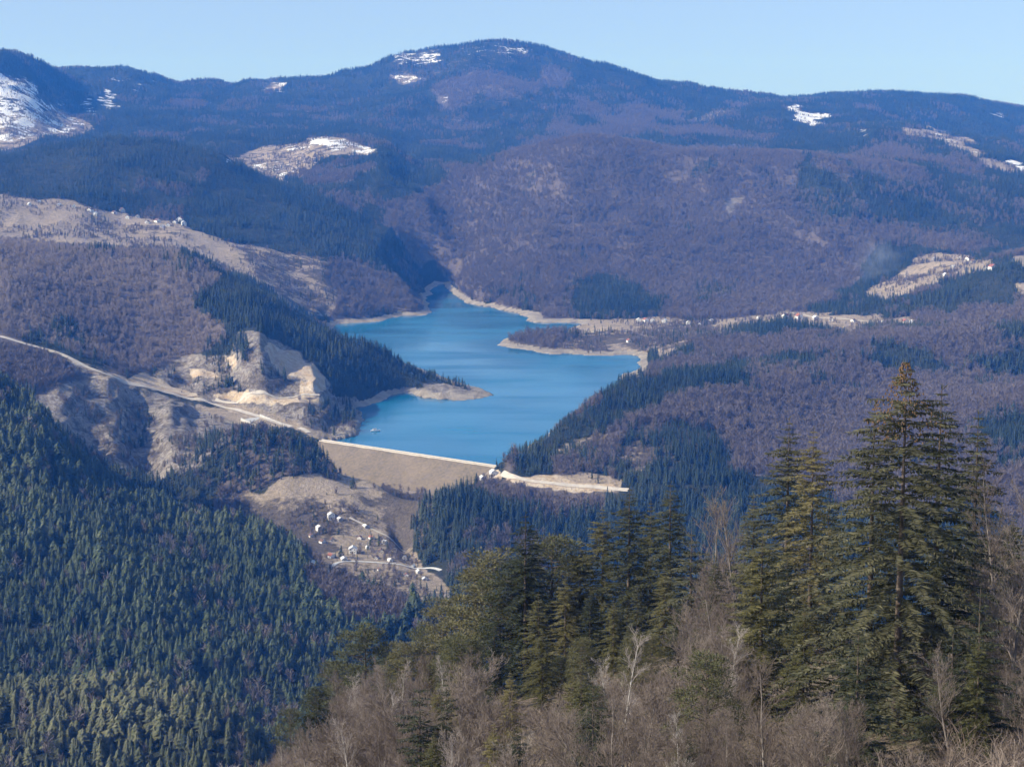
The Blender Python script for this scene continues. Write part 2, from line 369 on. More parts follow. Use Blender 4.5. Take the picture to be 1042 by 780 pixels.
# the quarry bowl: a spur on its right, a hollow behind
win = np.clip((GY - 2470) / 50, 0, 1) * np.clip((2720 - GY) / 60, 0, 1)
GZ = GZ + win * (9 * np.exp(-((gpx - 325) / 10) ** 2) - 12 * np.exp(-((gpx - 290) / 16) ** 2) + 8 * np.exp(-((gpx - 262) / 9) ** 2) - 9 * np.exp(-((gpx - 232) / 12) ** 2) + 6 * np.exp(-((gpx - 200) / 10) ** 2))

fold = np.clip((GY - 5700) / 500, 0, 1) * np.clip((8950 - GY) / 300, 0, 1)
GZ = GZ + fold * np.minimum(slope * 170, 75) * ridged((GX - 0.25 * GY + 150 * fbm(GX / 900, GY / 900, 73, 2)) / 900, GY / 5200, 74, 3)

# ------------------------------------------------------------------ the lake: shoreline on the plane z = 0
SHORE_PX = [(506,473),(524,462),(548,449),(590,424),(625,407),(648,394),(655,389),(650,387),(641,388),(630,385),(632,380),(643,379),(652,372),(650,363),(640,361),(620,362),(600,362),(580,360),(560,360),(545,358),(530,356),(515,354),
 (505,351),(512,346),(525,343),(548,342),(575,342),(598,341.5),(606,340),(590,338),(577,337),(582,334),(592,332),(592,329),(575,328),(558,328.5),(544,328),(535,326.5),(540,323),(530,320),(515,316),(500,313),(486,310.5),(475,308),(470,305),(463,300.5),(459,297),(455,292.5),(452,289),(448,289),(444,292),(441,294),(437,296),
 (438,299),(434,302),(431,305),(436,309),(437,313),(440,318),(430,321),(420,321.5),(408,321),(396,324),(386,327),(365,328.5),(345,330),(338,335),(350,345),(380,356),(420,372),(455,384),(488,394),(503,401),
 (490,404),(470,406.5),(450,406),(435,405),(422,401),(412,399),(400,402),(388,408),(376,412),(366,414),(368,424),(366,434),(362,443),(352,446),(360,449),(400,455),(440,462),(480,469)]
SHORE = []
for px, y in SHORE_PX:
    d = EYE / tan_down(y)
    SHORE.append((t_of(px, y) * d, d))
SHORE = np.array(SHORE)

def poly_sd(px, py, poly):
    """distance to the outline, positive inside"""
    best = np.full(px.shape, 1e18); inside = np.zeros(px.shape, bool)
    n = len(poly)
    for i in range(n):
        ax, ay = poly[i]; bx, by = poly[(i + 1) % n]
        ex, ey = bx - ax, by - ay
        q = np.clip(((px - ax) * ex + (py - ay) * ey) / (ex * ex + ey * ey + 1e-12), 0, 1)
        best = np.minimum(best, (px - ax - q * ex) ** 2 + (py - ay - q * ey) ** 2)
        c = ((ay > py) != (by > py))
        xi = ax + (py - ay) / (by - ay if abs(by - ay) > 1e-9 else 1e-9) * ex
        inside ^= c & (px < xi)
    return np.where(inside, 1, -1) * np.sqrt(best)

DAM_A = np.array([t_of(323, 447) * 2352.0, 2352.0]); DAM_B = np.array([t_of(508, 474) * 2176.0, 2176.0])
DAM_DIR = (DAM_B - DAM_A) / np.linalg.norm(DAM_B - DAM_A)
DAM_UP = np.array([-DAM_DIR[1], DAM_DIR[0]])          # towards the lake
if DAM_UP[1] < 0: DAM_UP = -DAM_UP
r0, r1 = np.searchsorted(dgrid, 2050), np.searchsorted(dgrid, 5200)
sub = slice(r0, r1)
SD = np.full(GZ.shape, -1e3)
SD[sub] = poly_sd(GX[sub] + 8 * fbm(GX[sub] / 45, GY[sub] / 45, 77, 3), GY[sub] + 14 * fbm(GX[sub] / 60, GY[sub] / 60, 78, 3), SHORE)
side = (GX - DAM_A[0]) * DAM_UP[0] + (GY - DAM_A[1]) * DAM_UP[1]     # > 0 upstream of the dam axis
upstream = side > 12
ins = SD > 0
out = (~ins) & upstream & (SD > -400)
dist = np.abs(SD)
GZ = np.where(ins & upstream, np.minimum(GZ, -1.0 - 0.12 * np.minimum(dist, 120)), GZ)
bank = 0.5 + 0.10 * np.minimum(dist, 40) + 0.03 * np.clip(dist - 40, 0, 100)
cap = 0.8 + 0.30 * np.minimum(dist, 25) + 1.1 * np.clip(dist - 25, 0, 1000)
GZ = np.where(out, np.minimum(np.maximum(GZ, bank), cap), GZ)
# beneath the embankment the valley is kept below the dam's own slopes
along = (GX - DAM_A[0]) * DAM_DIR[0] + (GY - DAM_A[1]) * DAM_DIR[1]
DAM_LEN = float(np.linalg.norm(DAM_B - DAM_A))
on = (along > 6) & (along < DAM_LEN - 4) & (np.abs(side) < 90)
ease = np.clip(np.minimum(along - 2, DAM_LEN - along) / 30, 0, 1)
GZ = np.where(on, np.minimum(GZ, 2.0 - np.abs(side) * 0.52 - 3.5 * ease + np.clip(np.abs(side) - 52, 0, 60) * 1.1), GZ)

def height(x, y):
    x = np.asarray(x, float); y = np.asarray(y, float)
    r = np.interp(y, dgrid, np.arange(NR)); c = (x / (y + APEX) - cgrid[0]) / (cgrid[1] - cgrid[0])
    r0 = np.clip(np.floor(r).astype(int), 0, NR - 2); c0 = np.clip(np.floor(c).astype(int), 0, NC - 2)
    u = np.clip(r - r0, 0, 1); v = np.clip(c - c0, 0, 1)
    return (GZ[r0, c0] * (1-u)*(1-v) + GZ[r0+1, c0] * u*(1-v) + GZ[r0, c0+1] * (1-u)*v + GZ[r0+1, c0+1] * u*v)

def ground_at(px, y, dmin=700.0):
    """the point of the land seen in a given direction"""
    ds = dgrid[dgrid >= dmin]
    t = t_of(px, y); td = tan_down(y)
    z = height(t * ds, ds); ray = EYE - td * ds
    hit = np.nonzero(z >= ray)[0]
    if len(hit) == 0: return np.array([t * ds[-1], ds[-1], z[-1]])
    i = hit[0]
    if i == 0: d = ds[0]
    else:
        a = z[i-1] - ray[i-1]; b = z[i] - ray[i]
        d = ds[i-1] + (ds[i] - ds[i-1]) * (-a) / (b - a)
    return np.array([t * d, d, float(height(t * d, d))])

# ------------------------------------------------------------------ what grows where
W, H = 1042, 780
def poly_mask(polys, soft=1.2):
    yy, xx = np.mgrid[0:H:2, 0:W:2].astype(float)
    m = np.zeros(xx.shape)
    for p in polys:
        val = 1.0
        if isinstance(p, tuple) and isinstance(p[1], float): p, val = p
        m = np.maximum(m, np.where(poly_sd(xx, yy, p) > 0, val, 0))
    m = gsmooth(gsmooth(m, soft, 0), soft, 1)
    return m
def samp(m, px, py):
    c = np.clip(px / 2, 0, m.shape[1] - 1.001); r = np.clip(py / 2, 0, m.shape[0] - 1.001)
    c0 = c.astype(int); r0 = r.astype(int); u = r - r0; v = c - c0
    return m[r0, c0]*(1-u)*(1-v) + m[r0+1, c0]*u*(1-v) + m[r0, c0+1]*(1-u)*v + m[r0+1, c0+1]*u*v

BARE = poly_mask([
 [(390,225),(440,190),(520,160),(600,135),(640,142),(700,155),(800,158),(860,175),(880,240),(870,290),(800,320),(700,327),(590,327),(540,322),(470,300),(455,280),(430,250)],
 ([(780,170),(900,145),(1042,190),(1042,255),(960,250),(880,262),(820,262)], 0.42),
 ([(380,78),(480,55),(560,65),(700,110),(780,145),(640,142),(560,132),(450,140)], 0.30),
 ([(120,90),(250,85),(380,110),(380,135),(250,140)], 0.15),
 ([(290,170),(390,165),(420,200),(440,290),(430,320),(330,330),(330,270),(370,230)], 0.35),
 ([(640,392),(680,360),(760,340),(860,338),(1042,300),(1042,365),(860,368),(760,366),(680,383)], 0.58), ([(680,385),(760,372),(860,372),(1042,382),(1042,520),(860,520),(760,480),(840,430),(800,398)], 0.5), ([(505,475),(560,425),(620,398),(600,428),(560,476)], 0.4),
 [(560,476),(612,442),(672,414),(720,400),(800,400),(840,430),(800,475),(730,485),(640,490),(560,488)],
 [(480,495),(620,500),(610,528),(540,514)],
 [(0,248),(180,258),(225,282),(180,310),(240,335),(190,362),(140,382),(60,355),(0,342)],
 ([(170,480),(230,440),(310,446),(335,470),(280,490),(240,505),(200,505)], 0.12),
 [(0,345),(60,364),(120,388),(60,415),(20,395),(0,380)],
 ([(300,575),(345,585),(420,605),(400,640),(330,620)], 0.75),
 ([(200,500),(300,545),(340,580),(260,580)], 0.3),
 [(505,352),(520,340),(600,337),(640,342),(640,356),(600,357),(540,354)],
 ([(310,300),(345,290),(430,310),(430,320),(350,328)], 0.6),
], 2.5)
CONI_IN_BARE = poly_mask([
 [(580,290),(620,280),(660,300),(690,325),(585,326)], ([(790,180),(830,165),(1042,205),(1042,250),(830,225)], 0.6),
 [(640,440),(690,430),(735,442),(745,485),(700,500),(640,500),(620,488)], [(520,430),(560,432),(575,470),(530,475)],
 ([(60,246),(180,255),(230,285),(150,262),(60,254)], 0.5), ([(430,285),(450,275),(470,300),(460,300)], 0.4),
 [(560,345),(600,343),(600,350),(570,351)],
], 3.0)
MEADOW = poly_mask([
 [(215,408),(335,408),(350,448),(320,444),(300,434),(240,418)],
 [(0,197),(60,202),(120,217),(185,227),(240,248),(300,262),(335,268),(325,285),(345,300),(330,322),(300,314),(270,292),(220,264),(150,252),(60,250),(0,245)],
 [(222,152),(245,160),(262,150),(300,150),(320,140),(350,139),(388,152),(370,160),(330,160),(310,172),(290,184),(262,176),(240,168)],
 [(0,118),(60,110),(95,125),(80,138),(30,150),(0,158)],
 ([(400,72),(430,70),(438,82),(410,84)], 0.5), ([(270,84),(290,86),(288,92),(268,90)], 0.6), ([(700,118),(730,108),(760,112),(735,118),(715,126)], 0.45),
 [(912,131),(940,128),(970,134),(1002,153),(990,159),(960,143),(925,138)], ([(990,158),(1042,168),(1042,178),(995,170)], 0.6),
 [(880,300),(905,285),(925,268),(955,258),(990,259),(1014,265),(1000,276),(960,285),(920,298),(895,305)], [(1028,262),(1042,258),(1042,272),(1030,268)], [(1032,290),(1042,290),(1042,300)],
 [(700,336),(740,325),(800,317),(860,319),(940,325),(930,331),(870,328),(885,339),(850,339),(800,326),(740,335),(710,341)],
 [(560,352),(600,342),(575,338),(590,326),(650,322),(700,325),(735,325),(705,345),(680,361),(640,362),(600,362)],
 ([(618,470),(640,452),(668,455),(660,482)], 0.55), ([(670,412),(700,398),(740,394),(765,430),(730,440),(690,430)], 0.5), ([(560,455),(600,440),(640,440),(620,455),(580,468)], 0.45),
 [(565,487),(600,480),(632,487),(630,500),(580,495)],
 [(198,410),(240,420),(290,434),(270,440),(240,436),(205,424)],
 [(262,506),(285,486),(330,482),(360,492),(345,506),(300,514)],
 [(230,505),(340,500),(440,498),(415,535),(428,575),(465,602),(430,622),(345,594),(310,565),(260,530)],
 [(322,448),(335,478),(370,502),(440,506),(470,492),(505,486),(505,470),(420,456)],
 ([(325,345),(345,326),(386,324),(388,328),(350,332)], 0.9),
 ([(110,380),(140,392),(120,402),(95,400)], 0.8),
], 0.9)
ROCK = poly_mask([
 [(150,380),(190,362),(235,362),(245,336),(262,340),(300,355),(332,385),(337,402),(362,405),(368,445),(345,446),(300,427),(260,413),(200,403)],
 ([(30,405),(60,392),(110,382),(142,393),(205,413),(245,432),(200,478),(160,490),(100,470),(60,440)], 0.6),
 ([(740,205),(752,195),(756,208),(745,215)], 0.8),
 [(415,398),(440,388),(480,397),(502,402),(420,404)],
], 1.0)
BRIGHT = poly_mask([
 ([(40,350),(60,357),(130,384),(200,402),(300,433),(304,440),(250,425),(200,410),(130,392),(60,365),(40,357)], 0.47),
 [(265,350),(300,357),(330,385),(333,402),(308,400),(306,385),(285,378)], [(212,403),(240,399),(330,405),(333,410),(280,413)], [(130,386),(145,378),(175,392),(205,400),(190,402)],
 [(508,484),(530,487),(560,484),(592,491),(622,491),(628,499),(580,501),(525,493)], [(190,378),(215,378),(225,388),(200,388)], [(226,362),(238,360),(242,372),(230,376)],
 [(500,480),(512,480),(512,490),(500,490)], ([(128,408),(134,406),(124,448),(116,450)], 0.55), ([(408,517),(440,512),(436,522)], 0.45), ([(60,365),(100,378),(130,390),(100,390),(70,375)], 0.5),
], 0.7)
SNOW = poly_mask([
 ([(0,78),(12,75),(40,82),(43,100),(66,108),(32,119),(0,121)], 0.64), ([(0,121),(30,119),(70,110),(85,125),(40,142),(0,148)], 0.5),
 ([(272,160),(305,150),(320,139),(350,139),(390,151),(375,158),(345,153),(320,151),(300,160)], 0.66), [(222,152),(230,153),(242,166),(236,171)], ([(255,168),(300,160),(310,170),(285,184),(262,177)], 0.35),
 ([(98,92),(125,96),(122,110),(100,108)], 0.55), ([(108,80),(150,86),(158,90),(130,88)], 0.5), ([(80,100),(92,98),(95,116),(85,116)], 0.42),
 ([(398,58),(418,54),(449,56),(446,61),(425,63),(400,64)], 0.55), ([(405,70),(430,70),(440,84),(410,84)], 0.4), ([(445,98),(462,100),(462,107),(446,106)], 0.45),
 ([(460,48),(530,44),(540,55),(500,58)], 0.3), ([(526,54),(535,53),(535,58),(527,58)], 0.6), ([(264,84),(290,84),(290,93),(262,91)], 0.35),
 [(802,106),(809,106),(824,111),(838,113),(852,123),(836,125),(816,121),(812,114)], ([(862,131),(882,132),(880,136),(864,136)], 0.5), ([(925,131),(960,132),(1000,152),(985,153),(955,140)], 0.36),
 [(1024,160),(1040,166),(1036,169),(1024,164)], ([(640,150),(646,143),(652,150)], 0.4), ([(1010,110),(1030,118),(1020,124)], 0.3),
 ([(40,498),(75,500),(75,504),(45,503)], 0.8),
], 0.7)
SPARSE = poly_mask([
 ([(320,470),(350,474),(350,490),(330,488)], 0.9),
 ([(390,500),(440,498),(432,560),(400,565)], 0.95), ([(610,480),(640,445),(680,400),(770,390),(770,445),(660,490)], 0.75), ([(565,480),(635,480),(635,500),(580,500)], 0.35),
 ([(500,352),(520,340),(620,337),(730,325),(730,345),(650,362)], 0.75),                                     # scrub standing about in the open land
 ([(50,412),(110,388),(205,415),(236,432),(190,472),(160,490),(100,460)], 0.55), ([(150,382),(190,362),(235,362),(250,345),(300,385),(337,402),(362,405),(368,445),(345,446),(300,427),(260,413),(200,403)], 0.6),
 ([(230,505),(340,500),(440,498),(415,535),(428,575),(465,602),(430,622),(345,594),(310,565),(260,530)], 0.46), ([(340,500),(420,505),(400,535),(330,535)], 0.66),
 ([(0,197),(60,202),(120,217),(185,227),(240,248),(335,268),(345,300),(330,322),(270,292),(150,252),(0,245)], 0.40), ([(240,500),(275,505),(330,512),(345,560),(310,565),(240,520)], 0.9), ([(80,225),(190,228),(200,242),(90,245)], 0.6), ([(240,250),(340,262),(350,300),(320,325),(270,295)], 0.7),
 ([(570,338),(650,322),(735,325),(680,361),(600,362)], 0.45), ([(700,336),(800,317),(940,325),(850,339)], 0.4), ([(600,340),(640,338),(650,350),(610,350)], 0.9),
 ([(0,75),(60,85),(95,125),(80,138),(0,158)], 0.62), ([(395,54),(535,44),(540,60),(440,86),(400,86)], 0.5), ([(800,104),(855,125),(812,122)], 0.25), ([(222,150),(260,152),(320,138),(390,150),(330,162),(280,184),(240,170)], 0.6), ([(912,130),(1002,150),(990,159),(925,138)], 0.5), ([(880,302),(925,265),(990,257),(1014,268),(960,287)], 0.5),
])
DARKPATCH = poly_mask([ ([(175,482),(215,446),(250,440),(315,444),(340,470),(335,482),(290,486),(250,500),(205,500)], 0.72),                                  # dense conifers on the rock
 [(205,347),(246,336),(256,366),(228,382),(205,374)], ([(196,386),(236,386),(239,402),(202,401)], 0.7), ([(122,420),(152,408),(158,440),(142,462),(112,452),(112,435)], 0.5),
 ([(255,372),(290,376),(300,388),(262,390)], 0.6), ([(150,378),(180,376),(190,390),(165,390)], 0.5), ([(330,440),(365,445),(370,452),(340,450)], 0.8), [(222,398),(240,388),(250,400),(240,402)],
 ([(300,412),(340,410),(362,418),(364,440),(330,432)], 0.5),
])

def cover(x, y, z):
    """shares of cover at points of the land: bare wood, conifer wood, meadow, rock, bright earth, snow"""
    px, py = to_px(x / y, (EYE - z) / y)
    k = np.where(y < 1700, 0.6, np.where(y < 3500, 1.0, np.where(y < 5500, 1.5, 2.2)))
    jx = 5.5 * fbm(x / (38 * k), y / (60 * k), 21, 3); jy = 3.2 * fbm(x / (38 * k), y / (60 * k), 22, 3)
    wild = np.clip((y - 3000) / 1500, 0, 1)
    jx = jx + wild * 15 * fbm(x / 210, y / 330, 23, 3); jy = jy + wild * 8 * fbm(x / 210, y / 330, 24, 3)
    px = px + jx; py = py + jy
    b = samp(BARE, px, py); cb = samp(CONI_IN_BARE, px, py)
    me = samp(MEADOW, px, py); ro = samp(ROCK, px, py); br = samp(BRIGHT, px, py); sn = samp(SNOW, px, py)
    sp = samp(SPARSE, px, py); dp = samp(DARKPATCH, px, py)
    n = 0.5 + 0.9 * fbm(x / (95 * k), y / (150 * k), 31, 4)
    bare = np.clip((b - n * 0.85) * 4 + 0.5, 0, 1) * (1 - np.clip(cb * 1.5 - 0.5 * n, 0, 1))
    bare = np.where(b > 0.9, np.clip(1 - 1.3 * cb - np.clip((n - 0.74) * 4, 0, 0.6), 0, 1), bare)
    bare = np.where(y > 5600, np.maximum(bare, np.clip((n - 0.66) * 1.6, 0, 0.3)), bare)
    fg = y < 700
    me = np.where(fg, 0, me); ro = np.where(fg, 0, ro); br = np.where(fg, 0, br); sn = np.where(fg, 0, sn); sp = np.where(fg, 0, sp); dp = np.where(fg, 0, dp)
    bare = np.where(fg, 1.0, bare)
    near_shore = (z < 5.0) & (z > -2) & (y > 2300)
    sdv = np.interp(y, dgrid, np.arange(NR)).astype(int)
    cidx = np.clip(((x / (y + APEX) - cgrid[0]) / (cgrid[1] - cgrid[0])).astype(int), 0, NC - 1)
    sd = SD[sdv, cidx]
    shore = np.where(near_shore & (sd < 4) & (sd > -26), 1.0, 0.0)
    return bare, me, ro, br, sn, sp, dp, shore

cb_, cm_, cr_, cq_, cs_, csp_, cdp_, csh_ = cover(GX.ravel(), GY.ravel(), GZ.ravel())

# broken ledges where rock is bare
led = np.clip(cr_.reshape(GZ.shape) * 1.2, 0, 1) * (GY > 700)
GZ = GZ + led * (4.0 * fbm(GX / 16, GY / 30, 51, 3) + 2.6 * np.sin(GZ * 0.42 + 3 * fbm(GX / 70, GY / 70, 52, 2)))

# ------------------------------------------------------------------ ground sheet
faces = np.arange(NR * NC).reshape(NR, NC)
quads = np.stack([faces[:-1, :-1], faces[:-1, 1:], faces[1:, 1:], faces[1:, :-1]], -1).reshape(-1, 4)
me = mesh_np("hills", np.stack([GX, GY, GZ], -1).reshape(-1, 3), quads, smooth=True)
def vattr(me, name, val):
    a = me.attributes.new(name, 'FLOAT', 'POINT'); a.data.foreach_set("value", np.asarray(val, np.float32).ravel())
vattr(me, "bare", cb_); vattr(me, "meadow", cm_); vattr(me, "rock", cr_); vattr(me, "bright", cq_); vattr(me, "snow", cs_); vattr(me, "shore", csh_)
vattr(me, "scrub", csp_); vattr(me, "near", np.clip((750 - GY) / 100, 0, 1))

m, ns, ls, b = new_mat("land")
geo = nd(ns, "ShaderNodeNewGeometry")
def noise_node(scale, detail=5.0, rough=0.6):
    n = nd(ns, "ShaderNodeTexNoise"); n.inputs["Scale"].default_value = scale; n.inputs["Detail"].default_value = detail
    n.inputs["Roughness"].default_value = rough
    ls.new(geo.outputs["Position"], n.inputs["Vector"]); return n
def ramp(fac, c1, c2, p1=0.35, p2=0.65):
    r = nd(ns, "ShaderNodeValToRGB"); e = r.color_ramp.elements
    e[0].position = p1; e[1].position = p2; e[0].color = (*c1, 1); e[1].color = (*c2, 1)
    ls.new(fac, r.inputs[0]); return r.outputs[0]
def attr(name):
    a = nd(ns, "ShaderNodeAttribute", attribute_name=name); return a.outputs["Fac"]
def mixc(fac, a, c):
    x = nd(ns, "ShaderNodeMix", data_type='RGBA'); ls.new(fac, x.inputs[0]); ls.new(a, x.inputs[6]); ls.new(c, x.inputs[7]); return x.outputs[2]
def edge(fac, noise, gain=3.0, shift=-0.5, namp=0.9):
    m1 = nd(ns, "ShaderNodeMath", operation='MULTIPLY_ADD'); m1.inputs[1].default_value = namp; 
    ls.new(noise, m1.inputs[0]); m1.inputs[2].default_value = -namp * 0.5
    m2 = nd(ns, "ShaderNodeMath", operation='ADD'); ls.new(fac, m2.inputs[0]); ls.new(m1.outputs[0], m2.inputs[1])
    m3 = nd(ns, "ShaderNodeMath", operation='MULTIPLY_ADD', use_clamp=True); m3.inputs[1].default_value = gain; m3.inputs[2].default_value = gain * shift + 0.5
    ls.new(m2.outputs[0], m3.inputs[0]); return m3.outputs[0]
n_big = noise_node(0.012); n_mid = noise_node(0.06, 6); n_fine = noise_node(0.25, 6, 0.7); n_scrub = noise_node(0.035, 7, 0.7); n_snow = noise_node(0.016, 8, 0.72)
c_con = ramp(n_mid.outputs[0], (0.022, 0.030, 0.018), (0.050, 0.052, 0.032))
c_bare = ramp(n_mid.outputs[0], (0.105, 0.085, 0.072), (0.160, 0.132, 0.112))
c_mead = mixc(ramp(n_fine.outputs[0], (0, 0, 0), (1, 1, 1), 0.42, 0.62), ramp(n_big.outputs[0], (0.235, 0.190, 0.13), (0.35, 0.28, 0.20)), ramp(n_mid.outputs[0], (0.35, 0.285, 0.21), (0.47, 0.39, 0.30)))
c_rock = mixc(ramp(n_fine.outputs[0], (0, 0, 0), (1, 1, 1), 0.4, 0.62), ramp(n_mid.outputs[0], (0.11, 0.088, 0.066), (0.21, 0.172, 0.135)), ramp(n_mid.outputs[0], (0.25, 0.23, 0.20), (0.40, 0.37, 0.325)))
c_bri = mixc(ramp(n_mid.outputs[0], (0, 0, 0), (1, 1, 1), 0.35, 0.7), ramp(n_fine.outputs[0], (0.37, 0.26, 0.15), (0.54, 0.41, 0.265)), ramp(n_fine.outputs[0], (0.55, 0.46, 0.35), (0.70, 0.62, 0.50)))
c_sho = ramp(n_mid.outputs[0], (0.24, 0.205, 0.16), (0.38, 0.335, 0.27))
c_snow = ramp(n_mid.outputs[0], (0.78, 0.79, 0.82), (0.88, 0.89, 0.91))
c_near = mixc(ramp(n_fine.outputs[0], (0, 0, 0), (1, 1, 1), 0.4, 0.6), ramp(n_mid.outputs[0], (0.14, 0.105, 0.078), (0.22, 0.17, 0.125)), ramp(n_mid.outputs[0], (0.17, 0.14, 0.085), (0.25, 0.20, 0.13)))
col = mixc(edge(attr("bare"), n_mid.outputs[0]), c_con, c_bare)
col = mixc(attr("near"), col, c_near)
col = mixc(edge(attr("meadow"), n_mid.outputs[0], 4.0, -0.4, 1.0), col, c_mead)
col = mixc(edge(attr("rock"), n_mid.outputs[0], 4.0, -0.45, 1.1), col, c_rock)
c_scrub = ramp(n_fine.outputs[0], (0.070, 0.058, 0.042), (0.155, 0.128, 0.098))
col = mixc(edge(attr("scrub"), n_scrub.outputs[0], 5.0, -0.66, 2.2), col, c_scrub)
col = mixc(edge(attr("shore"), n_mid.outputs[0], 3.0, -0.45, 0.5), col, c_sho)
col = mixc(edge(attr("bright"), n_mid.outputs[0], 5.0, -0.5, 0.8), col, c_bri)
gate = nd(ns, "ShaderNodeMath", operation='MULTIPLY', use_clamp=True); gate.inputs[1].default_value = 5.0; ls.new(attr("snow"), gate.inputs[0])
sn_f = nd(ns, "ShaderNodeMath", operation='MULTIPLY'); ls.new(edge(attr("snow"), n_snow.outputs[0], 9.0, -0.58, 3.6), sn_f.inputs[0]); ls.new(gate.outputs[0], sn_f.inputs[1])
col = mixc(sn_f.outputs[0], col, c_snow)
ls.new(col, b.inputs["Base Color"]); b.inputs["Roughness"].default_value = 0.95; b.inputs["Specular IOR Level"].default_value = 0.1
bp = nd(ns, "ShaderNodeBump"); bp.inputs["Strength"].default_value = 0.9; bp.inputs["Distance"].default_value = 5.0
ls.new(n_fine.outputs[0], bp.inputs["Height"]); ls.new(bp.outputs[0], b.inputs["Normal"])
hills = link("hills", me, m)
tag(hills, "rolling mountain country with brown woods, tan clearings and snow patches", "hills", kind='structure')

# ------------------------------------------------------------------ lake
keep = (SD > -28) & (side > 3)
kq = keep[:-1, :-1] | keep[1:, :-1] | keep[:-1, 1:] | keep[1:, 1:]
kq &= (side[:-1, :-1] > 0) & (side[1:, 1:] > 0) & (side[:-1, 1:] > 0)
lq = quads.reshape(NR - 1, NC - 1, 4)[kq]
used, inv = np.unique(lq, return_inverse=True)
lv = np.stack([GX.ravel()[used], GY.ravel()[used], np.zeros(len(used))], -1)
lme = mesh_np("lake", lv, inv.reshape(-1, 4))
m, ns, ls, b = new_mat("lake_water")
geo = nd(ns, "ShaderNodeNewGeometry")
mp = nd(ns, "ShaderNodeMapping"); mp.inputs["Scale"].default_value = (1.0, 0.45, 1.0)
ls.new(geo.outputs["Position"], mp.inputs["Vector"])
n1 = nd(ns, "ShaderNodeTexNoise"); n1.inputs["Scale"].default_value = 0.22; n1.inputs["Detail"].default_value = 4; ls.new(mp.outputs[0], n1.inputs["Vector"])
n2 = nd(ns, "ShaderNodeTexNoise"); n2.inputs["Scale"].default_value = 0.006; n2.inputs["Detail"].default_value = 3; ls.new(mp.outputs[0], n2.inputs["Vector"])
r = nd(ns, "ShaderNodeValToRGB"); e = r.color_ramp.elements
e[0].position = 0.35; e[1].position = 0.65; e[0].color = (0.001, 0.105, 0.215, 1); e[1].color = (0.002, 0.145, 0.280, 1)
ls.new(n2.outputs[0], r.inputs[0]); ls.new(r.outputs[0], b.inputs["Base Color"])
mp2 = nd(ns, "ShaderNodeMapping"); mp2.inputs["Scale"].default_value = (0.0035, 0.011, 1.0); ls.new(geo.outputs["Position"], mp2.inputs["Vector"])
n3 = nd(ns, "ShaderNodeTexNoise"); n3.inputs["Scale"].default_value = 1.0; n3.inputs["Detail"].default_value = 4; ls.new(mp2.outputs[0], n3.inputs["Vector"])
rr = nd(ns, "ShaderNodeMapRange"); rr.inputs["From Min"].default_value = 0.4; rr.inputs["From Max"].default_value = 0.62; rr.inputs["To Min"].default_value = 0.06; rr.inputs["To Max"].default_value = 0.24
ls.new(n3.outputs[0], rr.inputs["Value"]); ls.new(rr.outputs[0], b.inputs["Roughness"]); b.inputs["IOR"].default_value = 1.33
bp = nd(ns, "ShaderNodeBump"); bp.inputs["Strength"].default_value = 0.24; bp.inputs["Distance"].default_value = 0.5
ls.new(n1.outputs[0], bp.inputs["Height"]); ls.new(bp.outputs[0], b.inputs["Normal"])
lake = link("lake", lme, m)
tag(lake, "turquoise blue reservoir lake winding between the wooded hills", "lake", kind='structure')

# ------------------------------------------------------------------ dam
def dam_pt(a, s, z): return (DAM_A[0] + DAM_DIR[0] * a + DAM_UP[0] * s, DAM_A[1] + DAM_DIR[1] * a + DAM_UP[1] * s, z)
dam = empty("dam", (*dam_pt(DAM_LEN / 2, 0, 0)[:2], 0))
tag(dam, "long earth-fill dam with a pale crest road closing the lake", "dam")
base = Vector(dam.location)
def sweep(name, prof, a0, a1, n, mat, rough=0.0):
    vs = []; fs = []; k = len(prof)
    for i in range(n + 1):
        a = a0 + (a1 - a0) * i / n
        for j, (s, z) in enumerate(prof):
            w = rough * float(fbm(np.array([a / 9.0]), np.array([s / 7.0 + z]), 91, 3)[0]) if rough else 0.0
            p = dam_pt(a, s, z + w); vs.append((p[0] - base.x, p[1] - base.y, p[2]))
    for i in range(n):
        for j in range(k):
            fs.append((i * k + j, i * k + (j + 1) % k, (i + 1) * k + (j + 1) % k, (i + 1) * k + j))
    fs.append(tuple(range(k))[::-1]); fs.append(tuple(n * k + j for j in range(k)))
    me = mesh_from(name, vs, fs)
    bm = bmesh.new(); bm.from_mesh(me); bmesh.ops.recalc_face_normals(bm, faces=bm.faces); bm.to_mesh(me); bm.free()
    return link(name, me, mat, dam)
m, ns, ls, b = new_mat("dam_grass")
geo = nd(ns, "ShaderNodeNewGeometry")
n_a = nd(ns, "ShaderNodeTexNoise"); n_a.inputs["Scale"].default_value = 0.03; n_a.inputs["Detail"].default_value = 6
n_b = nd(ns, "ShaderNodeTexNoise"); n_b.inputs["Scale"].default_value = 0.3; n_b.inputs["Detail"].default_value = 5
ls.new(geo.outputs["Position"], n_a.inputs["Vector"]); ls.new(geo.outputs["Position"], n_b.inputs["Vector"])
ra = nd(ns, "ShaderNodeValToRGB"); rb = nd(ns, "ShaderNodeValToRGB")
for r_, c1, c2 in ((ra, (0.130, 0.104, 0.066), (0.205, 0.158, 0.104)), (rb, (0.075, 0.062, 0.038), (0.25, 0.195, 0.13))):
    r_.color_ramp.elements[0].position = 0.33; r_.color_ramp.elements[1].position = 0.67
    r_.color_ramp.elements[0].color = (*c1, 1); r_.color_ramp.elements[1].color = (*c2, 1)
ls.new(n_a.outputs[0], ra.inputs[0]); ls.new(n_b.outputs[0], rb.inputs[0])
mx = nd(ns, "ShaderNodeMix", data_type='RGBA'); mx.inputs[0].default_value = 0.35
